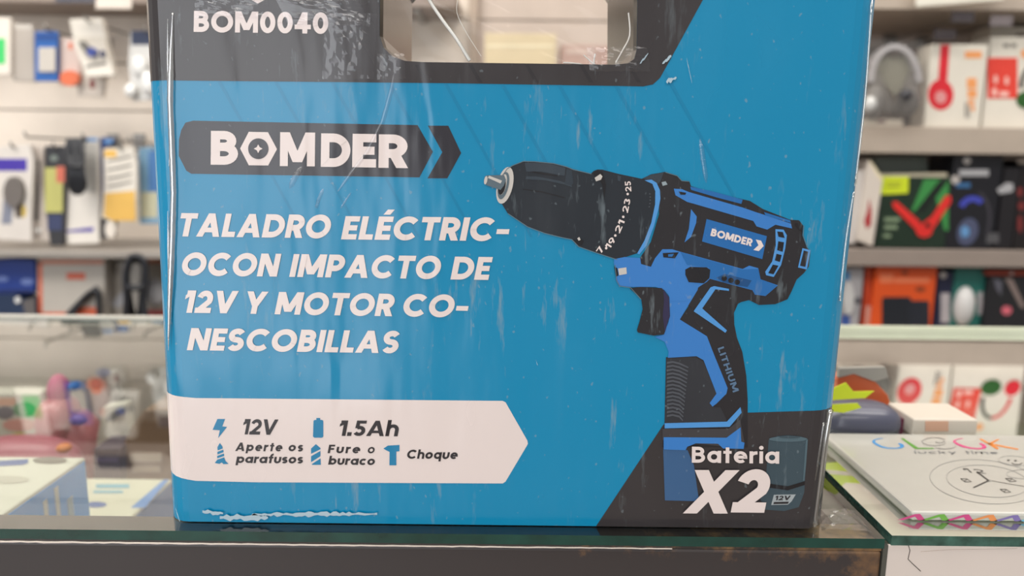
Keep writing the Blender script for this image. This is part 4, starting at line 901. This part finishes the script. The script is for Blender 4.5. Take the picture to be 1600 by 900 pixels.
picture_pack('memory_card_pack', 'white and yellow hanging card with wavy grey lines', 'pack', 1.44, [(161, 232), (208, 230), (214, 260), (212, 346), (176, 346), (158, 340), (162, 290)], .008, mat('card_bright', (218, 212, 202), .35),
    [('yellow_panel', [(164, 302), (211, 298), (212, 345), (176, 345), (162, 338)], mat('panel_yellow', (222, 178, 88), .4)), ('yellow_corner', R(163, 234, 182, 246), mat('panel_yellow', (222, 178, 88), .4)),
     ('wavy_lines', [[(168, 256 + k), (188, 252 + k), (206, 248 + k), (206, 251 + k), (188, 256 + k), (168, 259 + k)] for k in (-6, 8, 22, 34)], mat('mark_grey', (130, 126, 120), .4))], L2)
picture_pack('cable_pack', 'bluish film pack behind the yellow card beside the box', 'pack', 1.47, [(216, 232), (252, 226), (256, 350), (218, 350)], .010, mat('pack_blue_film', (120, 158, 186), .3),
    [('blue_panel', R(232, 236, 252, 300), mat('panel_blue', (60, 110, 166), .35)), ('yellow_foot', R(220, 300, 246, 340), mat('panel_straw', (190, 188, 160), .4))], L2)
picture_pack('plug_pack', 'small dark and white plug pack below the yellow card', 'pack', 1.45, [(158, 340), (180, 345), (178, 370), (158, 374)], .012, mat('pack_coal', (60, 58, 60), .4), [('white_plug', E(172, 358, 8, 14), white, .008, .008)], L2)
for lab, x, y, Yf in (('steel hook holding the purple-banded pack', 18, 230, 1.42), ('steel hook holding the tall white pack', 130, 216, 1.44), ('steel hook holding the yellow card', 186, 233, 1.43), ('steel hook holding the black-headed pack', 84, 230, 1.43), ('steel hook holding the bluish film pack', 236, 231, 1.46)):
    hook(lab, x, y, Yf)
hook('bare black hook rising toward the box above the yellow card', 203, 222, 1.42)
# third row, standing on the low shelf
zf = PX(100, 515, 1.40).z
def base3(x, Y): p = PX(x, 500, Y); return (p.x, p.y, zf)
def stand(outline, Y):     # carry an outline down to the shelf
    yb_ = 516 + (Y - 1.40) * -60
    return outline + []
bl = mat('bag_blue', (36, 62, 140), .3)
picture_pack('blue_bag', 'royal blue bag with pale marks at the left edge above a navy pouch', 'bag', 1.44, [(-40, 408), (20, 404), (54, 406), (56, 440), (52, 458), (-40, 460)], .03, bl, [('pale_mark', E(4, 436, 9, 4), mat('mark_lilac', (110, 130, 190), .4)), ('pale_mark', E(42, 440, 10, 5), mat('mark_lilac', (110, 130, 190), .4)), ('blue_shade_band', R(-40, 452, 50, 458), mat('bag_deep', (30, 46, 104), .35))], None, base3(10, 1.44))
picture_pack('pouch', 'dark navy pouch under the royal blue bag', 'pouch', 1.43, [(-40, 462), (20, 460), (36, 470), (54, 464), (56, 513), (-40, 513)], .05, mat('pouch_navy', (30, 48, 78), .4), [('grey_side', [(34, 470), (54, 465), (55, 492), (40, 492)], mat('pouch_grey', (96, 92, 92), .35)), ('shiny_dot', E(27, 469, 4, 5), mat('plug_gloss_white', (226, 226, 224), .08, 0, .8), .004, .004)], None, base3(10, 1.43))
orf = mat('frame_orange', (214, 104, 72), .35); cab = mat('cable_charcoal', (40, 42, 48), .45)
r = picture_pack('cable_box', 'clear-front box with orange edges and a small orange label', 'box', 1.44, R(58, 402, 164, 513), .024, mat('box_pale_grey', (186, 180, 172), .3),
    [('orange_edge', R(60, 410, 66, 512), orf), ('orange_edge', R(60, 406, 162, 413), mat('frame_peach', (206, 140, 116), .35)), ('orange_edge', R(62, 488, 156, 494), orf), ('orange_label', R(104, 426, 133, 437), mat('label_rust', (204, 100, 76), .4))], 'orange-edged clear boxes', base3(110, 1.44))
for k in range(5):
    mk('cable', ptube([(102 + 3 * k, 496 - k), (118 + 3 * k, 478 - k * 3), (138 + 2 * k, 466 - k * 3), (150 + k, 450 + k * 2), (154, 470 + k * 5), (156, 494)], 1.432 - .002 * k, .0045), cab, r, smooth=True)
mk('orange_picture', slab(E(138, 488, 22, 8), 1.4385, .001), orf, r)
r = picture_pack('cable_box', 'clear-front box with orange edges behind the black coiled cable', 'box', 1.475, R(166, 408, 262, 499), .04, mat('box_pale_grey', (186, 180, 172), .3),
    [('orange_edge', [(160, 416), (168, 416), (174, 497), (167, 497)], orf), ('orange_edge', R(228, 404, 262, 412), mat('frame_peach', (206, 140, 116), .35)), ('red_edge', R(230, 484, 260, 496), mat('edge_red', (176, 84, 84), .4)), ('white_roll', [(172, 476), (196, 448), (198, 470), (184, 482)], mat('roll_pearl', (206, 208, 216), .3))], 'orange-edged clear boxes', base3(212, 1.475))
mk('white_roll', ell(243, 456, 17, 22, 1.468, .018), mat('roll_pearl', (206, 208, 216), .3), r, smooth=True)
t = thing('cable_coil', 'black coiled cable standing upright before the clear-front box by the drill box', 'cable', tuple(PX(210, 513, 1.41)))
for k in range(8):
    w_ = 15 - 1.7 * k
    mk('cable_loop', ptube([(210 - w_ + k * .5, 503, 1.405 + .004 * k), (204 - w_ * .4, 470, 1.402 + .004 * k), (196 + k * .3, 430, 1.40 + .004 * k), (206, 401 + k * .8, 1.40 + .004 * k), (224, 405 + k, 1.402 + .004 * k), (228 - k * .4, 432, 1.404 + .004 * k), (220 + w_ * .3, 470, 1.405 + .004 * k), (214 + w_, 503, 1.405 + .004 * k)], 1.41, .0062), cab, t, smooth=True)
mk('cable_tie', ptube([(198, 447, 1.40), (210, 450, 1.392), (222, 447, 1.40)], 1.395, .006), cab, t)

# ------------------------------------------------------------------ boxes and headphones on the right shelves
wb = mat('box_white', (222, 216, 204), .35); wbs = mat('box_ivory', (208, 200, 186), .35); redm = mat('print_red', (214, 44, 56), .35); orm = mat('print_orange', (236, 160, 100), .35); dk = mat('print_dark_green', (38, 44, 44), .35)
z1 = PX(1450, 198, 1.40).z
def carton(label, x0, y0, x1, y1, Y, d, m, prints, group=None, zb=None, name='headphone_box', cat='box'):
    p = PX((x0 + x1) / 2, y1, Y); r = thing(name, label, cat, (p.x, p.y + d / 2, zb if zb is not None else p.z), group)
    v, f = pbox(x0, y0, x1, y1, Y, d)
    if zb is not None:
        zmin = min(q[2] for q in v); v = [(q[0], q[1], zb if abs(q[2] - zmin) < 1e-6 else q[2]) for q in v]
    mk('carton', (v, f), m, r, bevel=.0015)
    for it in prints:
        dy = it[3] if len(it) > 3 else .0006; qs = it[1] if isinstance(it[1][0], list) else [it[1]]
        mk(it[0], join(*[slab(k, Y - dy - i * 2e-5, .0005) for i, k in enumerate(qs)]), it[2], r)
    return r, p
G1 = 'boxes on the top right shelf'
# headphones in a clear bag
p = PX(1398, 200, 1.42)
t = thing('bagged_headphones', 'grey headphones with a pale headband in a clear bag beside the drill box', 'headphones', (p.x, p.y, z1))
mk('headband', slab(band(1399, 128, 42, 60, 9, 180, 360, 30), 1.415, .02), mat('band_silver', (190, 188, 192), .3, 0, .4), t, bevel=.003)
mk('inner_card', slab([(1362, 88), (1438, 88), (1434, 110), (1398, 150), (1364, 108)], 1.43, .006), mat('card_khaki', (150, 148, 134), .5), t)
mk('earcup', ell(1364, 160, 15, 26, 1.41, .022), mat('cup_grey', (140, 138, 136), .3), t, smooth=True)
mk('earcup', ell(1420, 158, 15, 24, 1.41, .022), mat('cup_dark', (112, 108, 106), .35), t, smooth=True)
mk('cushion', ell(1358, 163, 11, 13, 1.392, .012), mat('cushion_silver', (206, 206, 204), .2), t, smooth=True)
mk('cushion', ell(1415, 148, 10, 9, 1.392, .012), mat('cushion_black', (58, 58, 64), .5), t, smooth=True)
mk('strap', slab([(1358, 100), (1372, 108), (1400, 170), (1386, 178), (1360, 130)], 1.418, .012), mat('strap_grey', (128, 124, 120), .4), t, bevel=.002)
mk('strap', slab([(1436, 100), (1424, 112), (1396, 172), (1408, 180), (1436, 140)], 1.419, .012), mat('strap_grey', (128, 124, 120), .4), t, bevel=.002)
mk('plastic_bag', slab([(1350, 62), (1444, 64), (1446, 196), (1348, 200)], 1.385, .0006), clear('bag_film', (.97, .96, .95), .10, .05, 1.0, .3, 50), t)
carton('low white box lying under the bagged headphones', 1346, 186, 1411, 203, 1.41, .06, wbs, [('plum_mark', R(1370, 176 + 12, 1384, 192), mat('print_plum', (110, 70, 76), .4))], None, z1)
r, p = carton('white box printed with a red headphone drawing and orange marks', 1450, 69, 1538, 194, 1.42, .05, wb,
    [('red_headphone_picture', [[(1470, 70), (1484, 70), (1480, 126), (1466, 126)], E(1470, 148, 20, 24, 28)], redm), ('grey_emblem', E(1470, 152, 9, 10, 20), mat('emblem_rose', (220, 150, 150), .4), .0016), ('orange_label', R(1508, 80, 1534, 91), orm), ('orange_text_block', [R(1511, 122, 1526, 138), R(1512, 140, 1526, 153), R(1513, 156, 1522, 164), R(1517, 166, 1523, 173)], orm),
     ('small_print', [R(1508, 160, 1511, 184), R(1513, 166, 1515, 184)], mat('print_grey', (130, 124, 118), .4))], G1, z1)
r, p = carton('white box with a red panel at the right edge of the top shelf', 1542, 58, 1662, 188, 1.43, .07, wb,
    [('red_panel', R(1540 + 3, 90, 1590, 154), mat('panel_red', (222, 70, 58), .35)), ('white_marks', [E(1556, 124, 3, 7), E(1573, 126, 3, 7), E(1554, 144, 4, 7), R(1562, 143, 1576, 151)], mat('mark_pink', (240, 190, 180), .4), .0016), ('brand_dashes', [R(1568, 68, 1577, 74), R(1580, 68, 1588, 74)], mat('print_grey', (130, 124, 118), .4)), ('orange_spot', E(1602, 84, 7, 7), orm),
     ('headband_picture', band(1619, 138, 26, 40, 6, 180, 270), mat('pic_black', (34, 34, 36), .4)), ('red_band_picture', band(1619, 138, 26, 40, 6, 270, 360), redm), ('earcup_picture', E(1605, 156, 17, 14), mat('pic_forest', (44, 92, 40), .4), .0016), ('earcup_picture', E(1641, 156, 13, 14), redm, .0016)], G1, z1)
carton('tall cream box behind the red-panelled box', 1548, 42, 1648, 60, 1.52, .06, wbs, [('dark_label', R(1588, 52, 1610, 57), mat('print_brown', (120, 104, 92), .4))], G1, z1)
hook('steel hook with a black tag over the red headphone drawing box', 1474, 56, 1.40, tagm=mat('tag_black', (58, 52, 54), .4))
hook('steel hook with a dark tag close to the top right corner', 1502, 28, 1.40, tagm=mat('tag_smoke', (84, 78, 82), .4))
hook('thin steel hook at the upper right, nearest the frame edge', 1562, 34, 1.40, tagm=mat('tag_grey', (118, 110, 112), .4))
picture_pack('price_label', 'white sign card hanging over the upper right shelf edge', 'label', 1.37, [(1430, -30), (1575, -36), (1569, 0), (1432, 11)], .004, mat('sign_white', (226, 222, 210), .4), [('rim', [(1431, 8), (1569, -3), (1569, 0), (1432, 11)], mat('sign_rim', (206, 200, 188), .4))])
# second shelf
z2 = PX(1450, 390, 1.40).z; G2 = 'boxes on the middle right shelf'
picture_pack('phone_box', 'slim white box leaning at the shelf end beside the drill box', 'box', 1.42, [(1338, 268), (1352, 266), (1346, 330), (1336, 382), (1322, 380), (1332, 320)], .10, mat('box_cool_white', (206, 200, 196), .35), [('grey_edge', [(1350, 268), (1353, 268), (1347, 330), (1338, 381), (1334, 381), (1344, 330)], mat('edge_grey', (150, 142, 138), .4))], G2)
picture_pack('phone_box', 'white box with a red drop mark, leaning against the green box', 'box', 1.41, [(1357, 250), (1372, 270), (1380, 280), (1372, 332), (1364, 385), (1340, 376), (1346, 330), (1352, 290)], .10, mat('box_warm_white', (214, 204, 194), .35), [('red_mark', [(1358, 310), (1362, 330), (1361, 352), (1354, 358), (1350, 345), (1355, 330)], mat('print_crimson', (170, 50, 56), .4)), ('flap_edge', [(1357, 250), (1361, 252), (1378, 276), (1380, 281), (1374, 281)], mat('flap_straw', (226, 214, 180), .4))], G2)
r, p = carton('dark green box with a red V-shaped headset and a yellow sticky note', 1372, 276, 1482, 386, 1.42, .09, mat('box_forest', (30, 48, 36), .3),
    [('green_glow', [(1424, 330), (1444, 280), (1470, 280), (1448, 318), (1430, 330)], mat('print_leaf', (60, 140, 72), .35)), ('green_glow', [(1462, 310), (1482, 282), (1482, 360), (1476, 360)], mat('print_leaf', (60, 140, 72), .35)), ('dark_ray', [(1430, 330), (1466, 284), (1476, 284), (1446, 330)], mat('print_black_green', (22, 30, 26), .35), .0009),
     ('yellow_note', [(1377, 276), (1420, 276), (1419, 302), (1376, 304)], mat('note_yellow', (206, 222, 40), .5), .0016), ('note_text', [R(1386, 284, 1408, 287), R(1386, 290, 1406, 293)], mat('note_ink', (170, 180, 50), .5), .0026),
     ('red_headset_picture', [[(1394, 316), (1402, 315), (1437, 346), (1440, 362), (1432, 360), (1396, 324)], [(1478, 305), (1486, 306), (1486, 316), (1462, 352), (1450, 368), (1438, 368), (1440, 350), (1456, 338)], E(1444, 360, 13, 11)], mat('print_scarlet', (222, 48, 44), .35), .0020), ('dark_dot', E(1450, 352, 4, 4), mat('print_black_green', (22, 30, 26), .35), .0030),
     ('pale_text', [R(1382, 340, 1406, 346), R(1382, 352, 1402, 358), R(1380, 366, 1392, 371)], mat('print_sage', (130, 150, 120), .4))], G2, z2)
mk('top_lid', slab([(1366, 246), (1448, 244), (1452, 274), (1374, 274)], 1.47, .02), mat('lid_sage', (104, 112, 104), .4), r, bevel=.002)
mk('lid_edge', slab([(1374, 272), (1480, 270), (1480, 277), (1374, 277)], 1.421, .01), mat('lid_cream', (190, 182, 160), .4), r)
r, p = carton('black gaming headset box with a violet headband picture', 1484, 244, 1560, 388, 1.42, .09, mat('box_ink', (28, 28, 34), .3),
    [('pale_brand_strip', R(1499, 265, 1545, 275), mat('print_pearl', (176, 176, 180), .4)), ('sky_strip', R(1494, 286, 1516, 293), mat('print_sky', (60, 110, 160), .4)), ('headband_picture', band(1520, 332, 24, 26, 9, 205, 315), mat('print_violet', (66, 74, 178), .35)), ('earcup_picture', E(1512, 362, 16, 22, 24, rot=20), mat('print_steel', (78, 84, 112), .35)), ('earcup_glow', E(1508, 362, 7, 9), mat('print_ice', (100, 150, 200), .35), .0016),
     ('band_picture', band(1522, 340, 27, 44, 5, 290, 400), mat('print_gunmetal', (60, 58, 66), .35)), ('round_seal', E(1511, 251, 6, 6), mat('seal_silver', (186, 180, 176), .3)), ('round_seal', E(1493, 281, 7, 7), mat('seal_silver', (186, 180, 176), .3)), ('grey_block', R(1541, 364, 1561, 380), mat('print_ash', (84, 84, 88), .4))], G2, z2 )
carton('plain black box with a pale crown-like emblem', 1563, 262, 1588, 388, 1.42, .09, mat('box_soot', (32, 30, 34), .3), [('pale_emblem', [[(1558, 296), (1572, 286), (1582, 286), (1584, 296), (1580, 300), (1562, 303)]], mat('print_pearl', (176, 176, 180), .4))], G2, z2)
carton('black box with dull red streaks at the right edge of the middle shelf', 1590, 250, 1690, 388, 1.42, .09, mat('box_pitch', (30, 26, 28), .3), [('red_streaks', [E(1594, 300, 4, 8), E(1596, 322, 5, 7), E(1594, 350, 4, 14)], mat('print_rust', (120, 44, 44), .4)), ('top_pale_band', R(1590, 250, 1640, 256), mat('print_taupe', (150, 138, 128), .4))], G2, z2)
# third shelf, just above the counter glass
z3 = PX(1450, 519, 1.40).z; G3 = 'boxes on the low right shelf'
picture_pack('blister_pack', 'pale grey blister pack with blue corners beside the drill box', 'pack', 1.42, [(1318, 418), (1350, 418), (1346, 470), (1340, 517), (1310, 517)], .03, mat('pack_cool_grey', (168, 166, 170), .3), [('blue_corner', R(1314, 492, 1328, 516), mat('print_cobalt', (60, 90, 160), .4)), ('blue_corner', R(1318, 424, 1328, 438), mat('print_azure', (70, 130, 180), .4)), ('white_body', E(1326, 466, 9, 26), mat('body_pearl', (200, 200, 200), .3), .006), ('dark_spot', E(1340, 470, 6, 5), mat('print_dusk', (80, 80, 88), .4))], G3)
og = mat('box_orange', (226, 88, 36), .35)
r, p = carton('bright orange box with dark product pictures on the low shelf', 1364, 416, 1460, 517, 1.42, .07, og,
    [('pale_text_band', [R(1375, 428, 1396, 442), R(1398, 434, 1452, 442)], mat('print_salmon', (236, 130, 90), .35)), ('dark_mark', E(1438, 452, 8, 4), mat('print_umber', (140, 64, 36), .4)), ('dark_mark', E(1414, 426, 6, 3), mat('print_umber', (140, 64, 36), .4)), ('camera_picture', RR(1378, 464, 1424, 516, 5), mat('print_night', (34, 38, 46), .35)), ('camera_picture', RR(1420, 470, 1452, 510, 4), mat('print_night2', (38, 42, 52), .35), .0009)], G3, z3)
picture_pack('product_box', 'darker orange box with a pale strip, left of the bright orange box', 'box', 1.425, [(1354, 416), (1362, 416), (1362, 517), (1346, 517)], .06, mat('box_brick', (188, 66, 34), .4), [('pale_strip', [(1353, 478), (1361, 478), (1360, 516), (1351, 516)], mat('strip_rose', (200, 150, 136), .4))], G3)
carton('navy pack with a white side panel right of the orange box', 1462, 424, 1486, 515, 1.43, .05, mat('box_navy', (34, 38, 66), .35), [('white_panel', R(1470, 458, 1484, 504), mat('panel_mist', (186, 180, 184), .4)), ('silver_mark', E(1474, 424 + 6, 5, 5), mat('seal_silver', (186, 180, 176), .3))], G3, z3)
r, p = carton('teal pack holding a white computer mouse', 1488, 418, 1536, 517, 1.43, .04, mat('box_teal', (40, 112, 104), .35), [('grey_side', R(1528, 456, 1535, 492), mat('panel_mist', (186, 180, 184), .4)), ('plum_foot', R(1494, 510, 1534, 516), mat('print_wine', (96, 52, 66), .4))], G3, z3)
mk('white_mouse', ell(1506, 478, 16, 32, 1.425, .018), mat('mouse_white', (216, 216, 216), .25), r, smooth=True)
mk('red_button', slab(E(1521, 469, 4, 7), 1.424, .003), mat('print_brickred', (150, 60, 40), .4), r)
carton('black box with a pink spot at the right of the low shelf', 1540, 432.5, 1680, 516, 1.42, .07, mat('box_coal', (36, 36, 40), .35), [('pink_spot', E(1573, 485, 8, 7), mat('print_pink', (220, 110, 126), .35)), ('grey_wedge', [(1552, 434), (1566, 440), (1564, 462), (1556, 450)], mat('print_slate', (98, 98, 110), .35)), ('taupe_bar', [(1570, 434), (1582, 436), (1602, 480), (1596, 482)], mat('print_taupe2', (140, 124, 120), .35))], G3, z3)
carton('rust-red flat box lying on top of the black pink-spotted box', 1540, 423.5, 1680, 431, 1.42, .07, mat('box_rust', (150, 62, 44), .4), [('pale_spot', E(1581, 427, 3, 2), mat('seal_silver', (186, 180, 176), .3))], G3)

# ------------------------------------------------------------------ seen through the handle hole
z1c = PX(850, 198, 1.40).z
carton('pale yellow carton seen through the handle hole', 757, 52, 868, 190, 1.44, .08, mat('box_butter', (206, 190, 158), .4), [('tape_strip', R(760, 70, 866, 74), mat('tape_cream', (228, 218, 190), .3))], None, z1c, 'carton_box')
carton('mauve carton beside the pale yellow one, seen through the handle hole', 876, 70, 960, 190, 1.45, .08, mat('box_mauve', (178, 150, 140), .4), [('pale_label', R(884, 76, 930, 84), mat('label_mauve', (196, 176, 166), .4))], None, z1c, 'carton_box')
